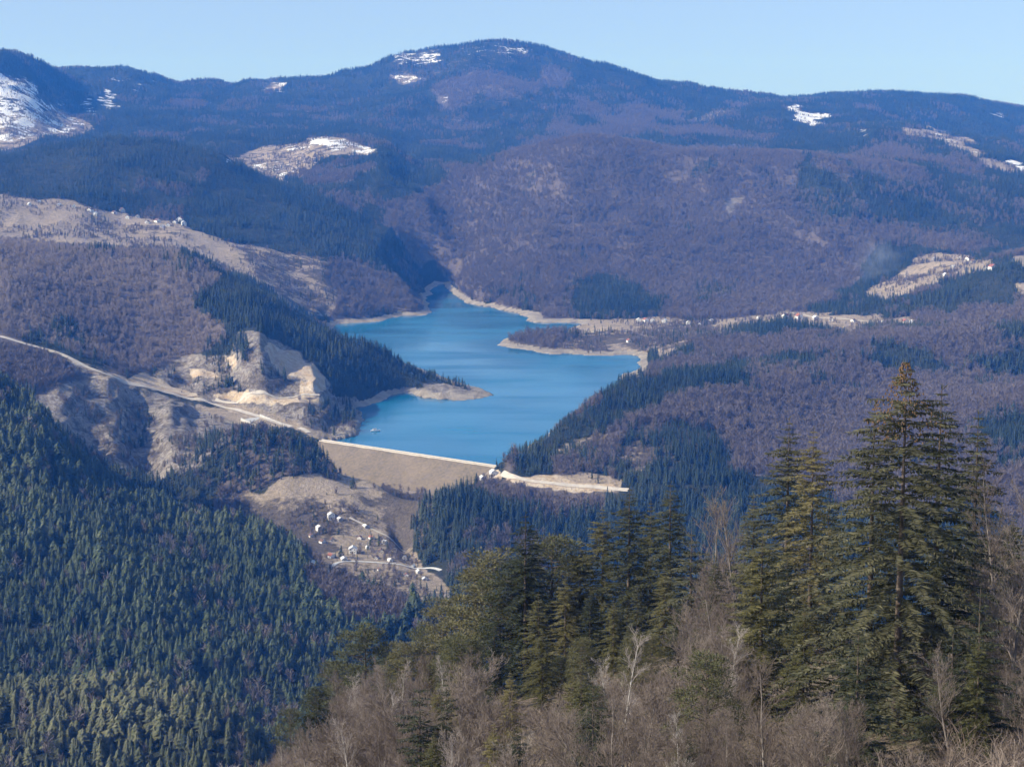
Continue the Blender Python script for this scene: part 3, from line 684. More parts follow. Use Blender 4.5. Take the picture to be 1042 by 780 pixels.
ls.new(ra.outputs[0], mx.inputs[6]); ls.new(rb.outputs[0], mx.inputs[7]); ls.new(mx.outputs[2], b.inputs["Base Color"])
b.inputs["Roughness"].default_value = 0.95
M["dam_grass"] = m
prof = [(4.6, 3.6), (12, -0.2), (40, -15), (60, -30), (-60, -60), (-112, -52)]
prof += [(s, 6.0 + 0.52 * s) for s in (-90, -76, -64, -54, -46)] + [(-43, -16.6), (-36, -12.7), (-28, -8.6), (-18, -3.4), (-10, 0.8), (-4.6, 3.6)]
sweep("embankment", prof, -14, DAM_LEN + 10, 60, M["dam_grass"], 0.5)
sweep("crest_road", [(-3.4, 3.0), (-3.4, 4.25), (3.4, 4.25), (3.4, 3.0)], -16, DAM_LEN + 14, 40, M["road"])
sweep("parapet", [(3.4, 2.6), (3.4, 4.9), (3.8, 4.9), (3.8, 2.6)], -12, DAM_LEN + 6, 40, M["parapet"])
sweep("parapet", [(-3.9, 2.9), (-3.9, 4.7), (-3.5, 4.7), (-3.5, 2.9)], -12, DAM_LEN + 6, 40, M["parapet"])

# ------------------------------------------------------------------ roads and tracks draped on the land
def road(name, pix, width, label, mat=None, lift=0.5, smooth=3, pts3=None):
    pts = [ground_at(px, y) for px, y in pix] if pts3 is None else pts3
    P = np.array([p[:2] for p in pts])
    seg = np.r_[0, np.cumsum(np.linalg.norm(np.diff(P, axis=0), axis=1))]
    n = max(8, int(seg[-1] / 5)); q = np.linspace(0, seg[-1], n)
    xy = np.stack([np.interp(q, seg, P[:, 0]), np.interp(q, seg, P[:, 1])], 1)
    xy = np.stack([gsmooth(xy[:, 0], smooth), gsmooth(xy[:, 1], smooth)], 1)
    tn = np.gradient(xy, axis=0); tn /= np.linalg.norm(tn, axis=1)[:, None] + 1e-9
    nm = np.stack([-tn[:, 1], tn[:, 0]], 1)
    vs = []; K = 5
    for j in range(K):
        p = xy + nm * width * (j / (K - 1) - 0.5)
        vs.append(np.stack([p[:, 0], p[:, 1], height(p[:, 0], p[:, 1]) + lift], 1))
    vs = np.stack(vs, 1).reshape(-1, 3)
    idx = np.arange(n * K).reshape(n, K)
    fs = np.stack([idx[:-1, :-1], idx[:-1, 1:], idx[1:, 1:], idx[1:, :-1]], -1).reshape(-1, 4)
    o = link(name, mesh_np(name, vs, fs, smooth=True), mat or M["road"])
    return tag(o, label, "road", kind='structure')
road("road", [(-20,338),(0,343),(20,348),(35,352),(50,356),(62,360),(70,365),(84,371),(100,378),(115,384),(130,389),(150,394),(175,400),(200,406),(225,412),(250,420),(275,428),(300,435)], 8.0, "pale gravel road running down the brown hillside to the dam")
a_ = ground_at(300, 435); e_ = dam_pt(-12, 0, 4.2)
road("road", None, 7.0, "short pale road bend joining the hillside road to the dam crest", pts3=[a_, (a_[0]*0.45 + e_[0]*0.55 - 3, a_[1]*0.45 + e_[1]*0.55 + 16, 0), (e_[0] - 4, e_[1] + 12, 0), (e_[0], e_[1], 0)], lift=0.9)
road("road", [(508,480),(520,486),(535,489),(560,492),(590,494),(620,497),(645,499)], 7.0, "sandy road leading away from the right end of the dam")
road("village_road", [(318,575),(340,570),(362,571),(385,572),(405,574),(430,577),(452,582)], 4.0, "narrow pale lane through the village below the dam", M["concrete"])
road("village_road", [(350,524),(366,531),(384,540),(402,552),(414,562)], 3.0, "narrow dirt lane above the village houses", M["road"])
road("track", [(215,404),(250,403),(290,405),(330,408)], 6.0, "levelled quarry bench track above the dam road")
road("track", [(790,318),(830,324),(880,327),(925,328)], 6.0, "pale track past the hamlet on the wooded ridge", M["road"])

# ------------------------------------------------------------------ spillway beside the dam's left end
sp0 = ground_at(255, 426, 2300); sp1 = np.array(dam_pt(-26, -10, 2))
spw = empty("spillway", ((sp0[0] + sp1[0]) / 2, (sp0[1] + sp1[1]) / 2, 0))
tag(spw, "grey concrete spillway chute below the road left of the dam", "spillway")
def slab(name, a, c, w0, w1, top_a, top_c, thick, mat, parent, n=10):
    a = np.array(a[:2]); c = np.array(c[:2]); tdir = (c - a) / np.linalg.norm(c - a); nrm = np.array([-tdir[1], tdir[0]])
    vs = []; fs = []
    for i in range(n + 1):
        f = i / n; p = a + (c - a) * f; z = top_a + (top_c - top_a) * f
        for (s, zz) in ((w0, z), (w1, z), (w1, z - thick), (w0, z - thick)):
            q = p + nrm * s; vs.append((q[0] - parent.location.x, q[1] - parent.location.y, zz))
    for i in range(n):
        for j in range(4): fs.append((i*4 + j, i*4 + (j+1) % 4, (i+1)*4 + (j+1) % 4, (i+1)*4 + j))
    fs += [(0, 3, 2, 1), (n*4, n*4+1, n*4+2, n*4+3)]
    me = mesh_from(name, vs, fs)
    bm = bmesh.new(); bm.from_mesh(me); bmesh.ops.recalc_face_normals(bm, faces=bm.faces); bm.to_mesh(me); bm.free()
    return link(name, me, mat, parent)
z0, z1 = float(height(sp0[0], sp0[1])) + 1.0, 5.0
slab("channel", sp0, sp1, -15, 15, z0, z1, 9, M["concrete"], spw)
slab("side_wall", sp0, sp1, 15.0, 16.0, z0 + 3.2, z1 + 3.2, 12, M["concrete"], spw)
slab("side_wall", sp0, sp1, -16.0, -15.0, z0 + 2.2, z1 + 2.2, 12, M["concrete"], spw)
def pier(a, s, w): 
    p = dam_pt(a, s, 0); return p
for q in (-30, -22, -14):
    p = np.array(dam_pt(q, -2, 0)); slab("gate_pier", p + np.array([0, -6, 0]), p + np.array([0, 6, 0]), -1.2, 1.2, 8.5, 8.5, 14, M["parapet"], spw, 2)

# ------------------------------------------------------------------ forests
def unit_conifer(seed, levels=8, per=6, r=0.17, roundness=0.0, base=0.06):
    g = np.random.default_rng(seed); vs = []; fs = []; ti = []
    for i in range(levels):
        f = i / levels
        z = base + (1 - base) * 0.95 * f
        R = r * ((1 - f) ** (0.85 - 0.45 * roundness)) * (0.75 if (i == 0) else 1.0)
        a0 = g.uniform(0, 6.28)
        for k in range(per):
            az = a0 + k * 6.283 / per + g.normal(0, 0.22); rr = R * g.uniform(0.65, 1.22); w = g.uniform(0.32, 0.6)
            dr = g.uniform(0.02, 0.075) * (1 - 0.5 * f); up = g.uniform(0.06, 0.12)
            n = len(vs)
            vs += [(0, 0, z + up), (rr * .62 * math.cos(az - w), rr * .62 * math.sin(az - w), z + 0.012), (rr * math.cos(az), rr * math.sin(az), z - dr), (rr * .62 * math.cos(az + w), rr * .62 * math.sin(az + w), z + 0.012)]
            fs.append((n, n+1, n+2, n+3)); ti.append(g.uniform(0, 1))
    n = len(vs)
    for k in range(3):
        az = k * 2.09; vs += [(0, 0, 1.02), (0.02 * math.cos(az), 0.02 * math.sin(az), 0.88), (0.025 * math.cos(az + 1), 0.025 * math.sin(az + 1), 0.86), (0.02 * math.cos(az + 2.09), 0.02 * math.sin(az + 2.09), 0.88)]
        fs.append((n, n+1, n+2, n+3)); n += 4; ti.append(0.6)
    for az in (0, 1.57):                      # trunk, reaching a little into the ground
        n = len(vs); c, s = 0.012 * math.cos(az), 0.012 * math.sin(az)
        vs += [(-c, -s, -0.12), (c, s, -0.12), (c * .6, s * .6, 0.5), (-c * .6, -s * .6, 0.5)]; fs.append((n, n+1, n+2, n+3)); ti.append(0.05)
    return np.array(vs), np.array(fs), np.array(ti)

def unit_bare(seed, blades=44, r=0.30, w=0.020):
    g = np.random.default_rng(seed); vs = []; fs = []; ti = []
    def blade(p, q, wid, t):
        d = np.array(q) - np.array(p); s = np.cross(d, g.normal(size=3)); s /= np.linalg.norm(s) + 1e-9
        n = len(vs); vs.extend([p - s * wid, p + s * wid, q + s * wid * .3, q - s * wid * .3]); fs.append((n, n+1, n+2, n+3)); ti.append(t)
    blade(np.array([0, 0, -0.12]), np.array([0.01, 0, 0.75]), 0.016, 0.8); blade(np.array([0, 0, -0.12]), np.array([0, 0.01, 0.7]), 0.016, 0.8)
    for k in range(blades):
        az = g.uniform(0, 6.283); zz = g.uniform(0.28, 1.0); rad = r * math.sqrt(max(0.02, 1 - ((zz - 0.55) / 0.5) ** 2)) * g.uniform(0.35, 1.1)
        q = np.array([rad * math.cos(az), rad * math.sin(az), zz])
        p = np.array([0.3 * rad * math.cos(az + .4), 0.3 * rad * math.sin(az + .4), max(0.15, zz - g.uniform(0.15, 0.32))])
        blade(p, q, w * g.uniform(0.5, 1.2), g.uniform(0, 1))
        for j in range(2):
            m_ = p + (q - p) * g.uniform(0.4, 1.0); e_ = m_ + g.normal(0, 0.07, 3) + np.array([0, 0, 0.05]); blade(m_, e_, w * 0.55, g.uniform(0, 1))
    return np.array(vs), np.array(fs), np.array(ti)

def proto(name, fn, mat):
    me = mesh_np(name, *fn[:2], tint=fn[2]); me.materials.append(mat)
    return bpy.data.objects.new(name, me)       # never linked to the scene: only its mesh is scattered
P_CON = [proto("conifer_form", unit_conifer(1, 8, 6, 0.185), M["far_conifer"]), proto("conifer_form", unit_conifer(2, 9, 6, 0.165, 0.2), M["far_conifer"]),
         proto("conifer_form", unit_conifer(3, 7, 7, 0.22, 0.7), M["far_conifer"]), proto("conifer_form", unit_conifer(4, 8, 7, 0.23, 0.45, 0.12), M["far_conifer"])]
P_BARE = [proto("bare_form", unit_bare(11), M["far_bare"]), proto("bare_form", unit_bare(12, 40, 0.36), M["far_bare"]), proto("bare_form", unit_bare(13, 48, 0.26), M["far_bare"])]

def scatter_group(name, protos):
    g = bpy.data.node_groups.new(name, 'GeometryNodeTree')
    g.interface.new_socket("Geometry", in_out='INPUT', socket_type='NodeSocketGeometry')
    g.interface.new_socket("Geometry", in_out='OUTPUT', socket_type='NodeSocketGeometry')
    ns, ls = g.nodes, g.links
    gi = ns.new("NodeGroupInput"); go = ns.new("NodeGroupOutput")
    jn = ns.new("GeometryNodeJoinGeometry")
    for p in reversed(protos):                 # links to a multi-input stack on top: the first made ends last
        oi = ns.new("GeometryNodeObjectInfo"); oi.inputs["Object"].default_value = p
        gt = ns.new("GeometryNodeGeometryToInstance"); ls.new(oi.outputs["Geometry"], gt.inputs[0]); ls.new(gt.outputs[0], jn.inputs[0])
    def na(nm, typ):
        a = ns.new("GeometryNodeInputNamedAttribute"); a.data_type = typ; a.inputs["Name"].default_value = nm; return a.outputs["Attribute"]
    mp = ns.new("GeometryNodeMeshToPoints"); ls.new(gi.outputs[0], mp.inputs["Mesh"])
    ip = ns.new("GeometryNodeInstanceOnPoints")
    ls.new(mp.outputs[0], ip.inputs["Points"]); ls.new(jn.outputs[0], ip.inputs["Instance"])
    ip.inputs["Pick Instance"].default_value = True
    ls.new(na("form", 'INT'), ip.inputs["Instance Index"])
    e2r = ns.new("FunctionNodeEulerToRotation"); ls.new(na("turn", 'FLOAT_VECTOR'), e2r.inputs[0]); ls.new(e2r.outputs[0], ip.inputs["Rotation"])
    ls.new(na("size", 'FLOAT_VECTOR'), ip.inputs["Scale"])
    ls.new(ip.outputs[0], go.inputs[0])
    return g
P_NEAR = [proto("conifer_form", unit_conifer(61, 10, 8, 0.22, 0.6, 0.06), M["near_conifer"]), proto("conifer_form", unit_conifer(62, 11, 8, 0.19, 0.35, 0.05), M["near_conifer"]),
          proto("conifer_form", unit_conifer(63, 10, 9, 0.27, 1.0, 0.14), M["near_conifer"]), proto("conifer_form", unit_conifer(64, 10, 9, 0.25, 0.85, 0.10), M["near_conifer"])]
P_BELT = [proto("conifer_form", unit_conifer(71, 12, 10, 0.24, 0.9, 0.10), M["belt_conifer"]), proto("conifer_form", unit_conifer(72, 12, 9, 0.20, 0.5, 0.05), M["belt_conifer"]), proto("conifer_form", unit_conifer(73, 11, 11, 0.27, 1.1, 0.14), M["belt_conifer"])]
G_BELT = scatter_group("scatter_belt_conifers", P_BELT)
G_NEAR = scatter_group("scatter_near_conifers", P_NEAR)
G_CON = scatter_group("scatter_conifers", P_CON); G_BARE = scatter_group("scatter_bare_trees", P_BARE)
P_MID = [proto("bare_form", unit_bare(11), M["mid_bare"]), proto("bare_form", unit_bare(12, 40, 0.36), M["mid_bare"]), proto("bare_form", unit_bare(13, 48, 0.26), M["mid_bare"])]
G_MID = scatter_group("scatter_mid_bare_trees", P_MID)

def scatter(name, label, cat, group, P, hgt, wid, tint, nform, lean=0.04):
    n = len(P)
    if n == 0: return None
    me = bpy.data.meshes.new(name); me.vertices.add(n); me.vertices.foreach_set("co", np.asarray(P, np.float32).ravel())
    a = me.attributes.new("form", 'INT', 'POINT'); a.data.foreach_set("value", RNG.integers(0, nform, n).astype(np.int32))
    turn = np.stack([RNG.normal(0, lean, n), RNG.normal(0, lean, n), RNG.uniform(0, 6.283, n)], 1)
    a = me.attributes.new("turn", 'FLOAT_VECTOR', 'POINT'); a.data.foreach_set("vector", turn.astype(np.float32).ravel())
    a = me.attributes.new("size", 'FLOAT_VECTOR', 'POINT'); a.data.foreach_set("vector", np.stack([wid, wid, hgt], 1).astype(np.float32).ravel())
    a = me.attributes.new("tree_tint", 'FLOAT', 'POINT'); a.data.foreach_set("value", np.asarray(tint, np.float32))
    o = link(name, me)
    md = o.modifiers.new("scatter", 'NODES'); md.node_group = group
    return tag(o, label, cat, kind='stuff')

# where a tree can be seen (with room for a step aside)
td_top = -(EYE - (GZ + 20)) / GY
run = np.maximum.accumulate(-(EYE - GZ) / GY, axis=0)
prev = np.vstack([run[:1], run[:-1]])
back = np.searchsorted(dgrid, dgrid * 0.975)
visible = td_top > prev - 0.0015
pxg, pyg = to_px(GX / GY, (EYE - GZ) / GY)
visible &= (pxg > -45) & (pxg < 1087) & (pyg < 830)
visible &= (GY > 760) & (GY < 9800) & ~((GZ < 0.6) & (SD > -2))
vis_c = visible[:-1, :-1]
dxc = (GX[:-1, 1:] - GX[:-1, :-1]); dyc = (GY[1:, :-1] - GY[:-1, :-1])
spc = np.interp(GY[:-1, :-1], [700, 1500, 2500, 4000, 6000, 9500], [4.4, 4.8, 5.8, 7.4, 9.4, 12.0])
lam = np.where(vis_c, dxc * dyc / spc**2, 0)
cnt = RNG.poisson(np.minimum(lam, 50))
ri, ci = np.nonzero(cnt); rep = np.repeat(np.arange(len(ri)), cnt[ri, ci]); ri = ri[rep]; ci = ci[rep]
u = RNG.random(len(ri)); v = RNG.random(len(ri))
ty = GY[ri, ci] + dyc[ri, ci] * u
tx = (cgrid[ci] + (cgrid[1] - cgrid[0]) * v) * (ty + APEX)
tz = height(tx, ty)
bare, mea, roc, bri, sno, spa, drk, sho = cover(tx, ty, tz)
opn = np.maximum.reduce([mea, roc * 1.2, bri * 1.6, np.clip(sno * 1.6, 0, 1), sho])
opn = np.clip((opn - 0.3) * 2.5, 0, 1)
clump = 0.5 + fbm(tx / 60, ty / 60, 61, 3)
dens = (1 - opn) * np.clip(0.92 + 0.6 * (clump - 0.5), 0.35, 1) + opn * spa * 1.15 * np.clip(clump * 2.6 - 0.45, 0, 1.8) * (1 - 0.8 * bri) * (1 - 0.9 * sho)
dens = np.where(roc > 0.4, dens * np.clip((clump - 0.35) * 3.2, 0.15, 1.1), dens)
dens = np.maximum(dens, np.clip(drk * 1.6 - 0.2, 0, 1) * (1 - 0.9 * bri))
ss = (tx - DAM_A[0]) * DAM_UP[0] + (ty - DAM_A[1]) * DAM_UP[1]; aa = (tx - DAM_A[0]) * DAM_DIR[0] + (ty - DAM_A[1]) * DAM_DIR[1]
on_dam = (aa > -24) & (aa < DAM_LEN + 6) & (ss > -52) & (ss < 30)
on_spill = np.hypot(tx - spw.location.x, ty - spw.location.y) < 22
sdt = SD[np.clip(np.searchsorted(dgrid, ty), 0, NR - 1), np.clip(ci, 0, NC - 1)]
live = (RNG.random(len(tx)) < dens) & ~on_dam & ~on_spill & ~((tz < 1.0) & (sdt > -6))
# keep the roads and tracks open
def off_polyline(x, y, pts, w):
    keepm = np.ones(len(x), bool)
    for p, q in zip(pts[:-1], pts[1:]):
        ex, ey = q[0] - p[0], q[1] - p[1]
        f = np.clip(((x - p[0]) * ex + (y - p[1]) * ey) / (ex * ex + ey * ey + 1e-9), 0, 1)
        keepm &= np.hypot(x - p[0] - f * ex, y - p[1] - f * ey) > w
    return keepm
for o in [o for o in COL.objects if o.get("category") == "road"]:
    co = np.empty(len(o.data.vertices) * 3, np.float32); o.data.vertices.foreach_get("co", co); co = co.reshape(-1, 5, 3)[:, 2, :2]
    # trees just in front of a road (seen from the slope below) are kept low by clearing a verge
    live &= off_polyline(tx, ty, co[::3].tolist() + [co[-1].tolist()], 9.0)
    for s_ in (10, 20):
        live &= off_polyline(tx, ty + s_, co[::6].tolist() + [co[-1].tolist()], 7.0) | (ty < 1000)
tx, ty, tz = tx[live], ty[live], tz[live]
bare, opn, drk, spa = bare[live], opn[live], drk[live], spa[live]
pb = np.where(opn > 0.5, 0.62, np.where((ty < 2000) & (tx < -250) | (ty < 1480) & (tx < -60), np.clip(bare * 0.25, 0.03, 1), bare)); pb = np.where(drk > 0.5, 0.12, pb)
con = RNG.random(len(tx)) > pb
n = len(tx)
grow = np.interp(ty, [700, 2500, 4000, 6000, 9500], [1.0, 1.0, 0.98, 1.05, 1.2])
hcon = np.clip(RNG.normal(16, 3.2, n), 8, 25) * grow * np.where(ty > 2000, 0.76, 0.92)
hcon *= np.where(ty < 1950, RNG.uniform(0.62, 1.08, n), 1.0)
hcon *= np.where((opn > 0.5) & (drk < 0.35), RNG.uniform(0.3, 0.8, n), 1.0)
hcon *= np.clip(0.88 + 0.7 * fbm(tx / 70, ty / 70, 63, 3), 0.5, 1.25)
hbar = np.clip(RNG.normal(12, 2.2, n), 6, 17) * grow
hbar *= np.where(opn > 0.5, RNG.uniform(0.3, 0.75, n), 1.0)
hbar *= np.where((ty > 2480) & (ty < 3100) & (tx < -150), 0.72, 1.0)
tint = np.clip(0.5 + 0.75 * fbm(tx / 120, ty / 170, 65, 3) + 0.22 * np.clip((1280 - ty) / 200, 0, 1) + RNG.normal(0, 0.2, n), 0, 1)
tpx, tpy = to_px(tx / ty, (EYE - tz) / ty)
zone = np.where(ty > 5450, 6, np.where(ty > 3760, 5, np.where((ty > 2900) & (tpx > 505) | (ty > 3300), 4, np.where(tpx > 505, 2, np.where(ty > 2545, 3, 1)))))
zone = np.where((ty < 2060) & (tpx > 405), 2, zone)
left_edge = np.interp(tpx, [-100, 0, 40, 70, 110, 200, 260, 330, 380, 425, 470], [2050, 1990, 1950, 1920, 1890, 1810, 1750, 1680, 1630, 1590, 1540])
zone = np.where((ty < left_edge) & (tpx < 470), 0, zone)
print("trees:", n, "conifers:", int(con.sum()), "per zone:", np.bincount(zone))

# the nearest conifers of the slope are single trees of their own
near = con & (ty < 1240) & (tpx > -20) & (tpx < 290)
order = np.argsort(np.where(near, ty, 1e9))[:int(min(near.sum(), 240))]
single = np.zeros(n, bool); single[order] = True
rest = con & ~single
ZN = [("the steep valley slope below the lookout", "spruce_forest"), ("the low hill beside the dam and the rocky gorge", "conifer_forest"), ("the brown hill right of the dam", "conifer_forest"),
      ("the domed hill behind the quarry", "conifer_forest"), ("the low ridges beyond the lake", "conifer_forest"), ("the hills around the head of the lake", "conifer_forest"), ("the far mountain under the skyline", "conifer_forest")]
belt = rest & (zone == 0) & (ty < 1215)
scatter("conifer_forest", "olive green rounded conifers on the low rise at the bottom left", "forest", G_BELT, np.stack([tx, ty, tz], 1)[belt], hcon[belt] * .95, hcon[belt] * RNG.uniform(1.1, 1.5, belt.sum()), tint[belt], len(P_BELT))
rest &= ~belt
for z, (where, nm) in enumerate(ZN):
    s_ = rest & (zone == z)
    scatter(nm, f"dark green conifer forest on {where}", "forest", G_NEAR if z == 0 else G_CON, np.stack([tx, ty, tz], 1)[s_], hcon[s_], hcon[s_] * RNG.uniform(0.95, 1.35, s_.sum()) * (1.15 if z == 0 else 1.0), tint[s_], len(P_CON))
    s_ = (~con) & (zone == z)
    scatter("bare_forest", f"leafless grey-brown wood on {where}", "forest", G_MID if z == 3 else G_BARE, np.stack([tx, ty, tz], 1)[s_], hbar[s_], hbar[s_] * RNG.uniform(0.95, 1.4, s_.sum()), tint[s_], len(P_BARE), 0.08)

# ------------------------------------------------------------------ single conifers on the nearest slope
def tube(path, rad, sides=6):
    path = np.asarray(path, float); n = len(path); vs = []; fs = []
    for i in range(n):
        d = path[min(i + 1, n - 1)] - path[max(i - 1, 0)]; d = d / (np.linalg.norm(d) + 1e-9)
        a = np.cross(d, [0.0, 1, 0] if abs(d[1]) < 0.9 else [1.0, 0, 0]); a /= np.linalg.norm(a) + 1e-9; b_ = np.cross(d, a)
        for k in range(sides):
            t = 6.28318 * k / sides; vs.append(path[i] + (a * math.cos(t) + b_ * math.sin(t)) * rad[i])
    for i in range(n - 1):
        for k in range(sides):
            fs.append((i*sides + k, i*sides + (k+1) % sides, (i+1)*sides + (k+1) % sides, (i+1)*sides + k))
    return np.array(vs), np.array(fs)

def trunk_mesh(name, h, r, sway=0.01, seed=0):
    g = np.random.default_rng(seed); zs_ = np.linspace(-1.2, h, 9)
    path = np.stack([np.cumsum(g.normal(0, sway * h / 9, 9)), np.cumsum(g.normal(0, sway * h / 9, 9)), zs_], 1); path[:, :2] -= path[1, :2]
    v, f = tube(path, np.maximum(r * (1 - 0.96 * np.clip(zs_ / h, 0, 1)), 0.015), 7)
    return mesh_np(name, v, f, smooth=True), path

slope_crowns = []; slope_trunk, _ = trunk_mesh("trunk", 1.0, 0.012)
slope_trunk.vertices.foreach_set("co", np.concatenate([tube(np.array([[0, 0, -0.07], [0, 0, 0.3], [0, 0, 0.97]]), [0.013, 0.010, 0.002], 6)[0]]).astype(np.float32).ravel()) if False else None
v_, f_ = tube(np.array([[0, 0, -0.07], [0, 0, 0.3], [0, 0, 0.97]]), [0.013, 0.010, 0.002], 6)
slope_trunk = mesh_np("trunk", v_, f_, smooth=True); slope_trunk.materials.append(M["bark"])
for k, (lv, pr, rr, rd, bs) in enumerate([(15, 11, 0.19, 0.3, 0.05), (16, 10, 0.165, 0.2, 0.07), (13, 12, 0.25, 1.0, 0.16), (14, 11, 0.23, 0.7, 0.06), (14, 11, 0.21, 0.55, 0.12)]):
    v_, f_, t_ = unit_conifer(200 + k, lv, pr, rr, rd, bs)
    f_ = f_[:-2]; t_ = t_[:-2]
    c_ = mesh_np("crown", v_, f_, tint=t_); c_.materials.append(M["slope_conifer"]); slope_crowns.append(c_)
slope_protos = []
rs = random.Random(3)
for q, i in enumerate(np.nonzero(single)[0]):
    loc = (tx[i], ty[i], tz[i]); s_ = (hcon[i] * rs.uniform(1.05, 1.5),) * 2 + (hcon[i],)
    k = rs.randrange(5)
    if k >= len(slope_protos):
        k = len(slope_protos)
        r_ = empty("conifer_tree", loc, rs.uniform(0, 6.28), s_)
        tag(r_, "dark green conifer in the dense wood covering the lower left corner", "tree", "conifers on the nearest wooded slope")
        link("trunk", slope_trunk, None, r_); link("crown", slope_crowns[k], None, r_)
        slope_protos.append(r_)
    else:
        copy_tree(slope_protos[k], loc, rs.uniform(0, 6.28), s_)

# ------------------------------------------------------------------ houses
def box_part(name, parent, x0, x1, y0, y1, z0, z1, mat):
    vs = [(x0,y0,z0),(x1,y0,z0),(x1,y1,z0),(x0,y1,z0),(x0,y0,z1),(x1,y0,z1),(x1,y1,z1),(x0,y1,z1)]
    fs = [(0,3,2,1),(4,5,6,7),(0,1,5,4),(1,2,6,5),(2,3,7,6),(3,0,4,7)]
    return link(name, mesh_from(name, vs, fs), mat, parent)
def make_house(w, l, h, rh, wall, roof, loc, rz):
    r = empty("house", loc, rz)
    g = 0.02
    vs = [(-w,-l,-2.5),(w,-l,-2.5),(w,l,-2.5),(-w,l,-2.5),(-w,-l,h),(w,-l,h),(w,l,h),(-w,l,h),(0,-l,h+rh-.15),(0,l,h+rh-.15)]
    fs = [(0,3,2,1),(0,1,5,8,4),(1,2,6,5),(2,3,7,9,6),(3,0,4,7)]
    link("wall", mesh_from("wall", vs, fs), wall, r)
    e = 0.5; t = 0.22; sl = rh / w
    vs = []; 
    for y_ in (-l - e, l + e):
        vs += [(-w - e, y_, h - e * sl), (0, y_, h + rh), (w + e, y_, h - e * sl), (w + e, y_, h - e * sl + t), (0, y_, h + rh + t), (-w - e, y_, h - e * sl + t)]
    fs = [(0,1,7,6),(1,2,8,7),(2,3,9,8),(3,4,10,9),(4,5,11,10),(5,0,6,11),(0,5,4,1),(1,4,3,2),(6,7,10,11),(7,8,9,10)]
    rf = link("roof", mesh_from("roof", vs, fs), roof, r)
    box_part("chimney", rf, w*.35, w*.35+.6, -l*.4, -l*.4+.6, h + rh*.4, h + rh + 0.9, M["grey_wall"])
    for fy in (-l - g,):
        for fx in ((-.55, .55) if h > 2.9 else (.45,)):
            for z_ in ([1.0] if h < 4.5 else [1.0, 3.7]):
                fr = box_part("window", r, fx*w - .55, fx*w + .55, fy - .05, fy + .03, z_, z_ + 1.25, M["white_wall"])
                box_part("pane", fr, fx*w - .45, fx*w + .45, fy - .09, fy - .04, z_ + .1, z_ + 1.15, M["window"])
    box_part("door", r, -.5, .5, -l - .08, -l + .03, -.2, 2.0, M["wood"])
    return r
KINDS = {"white_red": (4.2, 5.2, 4.0, 3.0, "white_wall", "red_roof"), "white_pale": (4.0, 4.8, 4.8, 2.4, "white_wall", "pale_roof"), "cream_brown": (3.8, 4.6, 3.0, 2.8, "cream_wall", "brown_roof"),
         "grey_pale": (3.6, 5.0, 2.9, 2.2, "grey_wall", "pale_roof"), "white_brown": (3.8, 4.6, 3.2, 2.6, "white_wall", "brown_roof")}
first = {}
hr = random.Random(5)
def place_house(px, y, kind, label, group, s=1.0, rz=None):
    s *= 0.74
    p = ground_at(px, y); rz = hr.uniform(-0.6, 0.6) if rz is None else rz
    rz += -math.atan2(p[0], p[1])
    if kind not in first:
        a = KINDS[kind]; r = make_house(*a[:4], M[a[4]], M[a[5]], p, rz); first[kind] = r; r.scale = (s, s, s)
    else:
        r = copy_tree(first[kind], p, rz, s)
    r["label"] = label; r["category"] = "house"; r["group"] = group
    return r
V = "houses of the village below the dam"
for px, y, kind, s, lab in [
    (337,527,"white_pale",1.15,"tall white house with pale roof, topmost in the village below the dam"),
    (346,529,"grey_pale",.9,"small pale house just right of the topmost white village house"),
    (325,539,"white_pale",.95,"white house between the topmost white house and the forest edge on the left"),
    (328,552,"white_brown",.85,"small white house below the middle of the village's left houses"),
    (317,546,"cream_brown",.8,"cream brown-roofed house up the slope from the leftmost village houses"),
    (302,551,"grey_pale",.95,"pale house at the far left end of the village by the forest"),
    (309,554,"white_brown",.75,"small white brown-roofed house second from the village's left end"),
    (359,562,"white_pale",1.25,"largest bright white house in the middle of the village"),
    (337,567,"white_red",.85,"white red-roofed house at the lower edge of the village by the trees"),
    (350,570,"grey_pale",1.0,"grey pale-roofed house just below the largest bright white house"),
    (372,536,"grey_pale",.8,"lone pale house on the slope under the dam's dry face"),
    (405,591,"white_brown",.85,"small white brown-roofed house lowest in the village at the valley bottom"),
    (388,562,"cream_brown",.95,"cream house with brown roof on the right side of the village"),
    (383,568,"white_red",.6,"tiny red-roofed shed on the right side beside the village lane"),
    (338,550,"cream_brown",.75,"cream brown-roofed cottage in the middle of the scrubby village slope"),
    (432,590,"grey_pale",.8,"grey pale-roofed barn at the right foot of the village near the conifers"),
  ]:
    place_house(px, y, kind, lab, V, s)
place_house(491, 487, "grey_pale", "grey flat-looking building at the right end of the dam", "buildings at the dam", 1.0, 0.3)
place_house(502, 483, "white_pale", "white building beside the sandy road at the right end of the dam", "buildings at the dam", 1.15, 0.3)
ORD = ["leftmost", "second from left", "third from left", "fourth from left", "fifth from left", "sixth from left", "seventh from left", "eighth from left", "ninth from left", "tenth from left", "eleventh from left", "twelfth from left", "thirteenth from left", "fourteenth from left", "fifteenth from left", "sixteenth from left", "seventeenth from left", "eighteenth from left"]
def hamlet(spots, where, group):
    for k, (px, y, s) in enumerate(sorted(spots)):
        kind = hr.choice(["white_pale", "white_brown", "white_red", "grey_pale", "white_pale"])
        place_house(px, y, kind, f"small house in the {where}, {ORD[k]}", group, s)
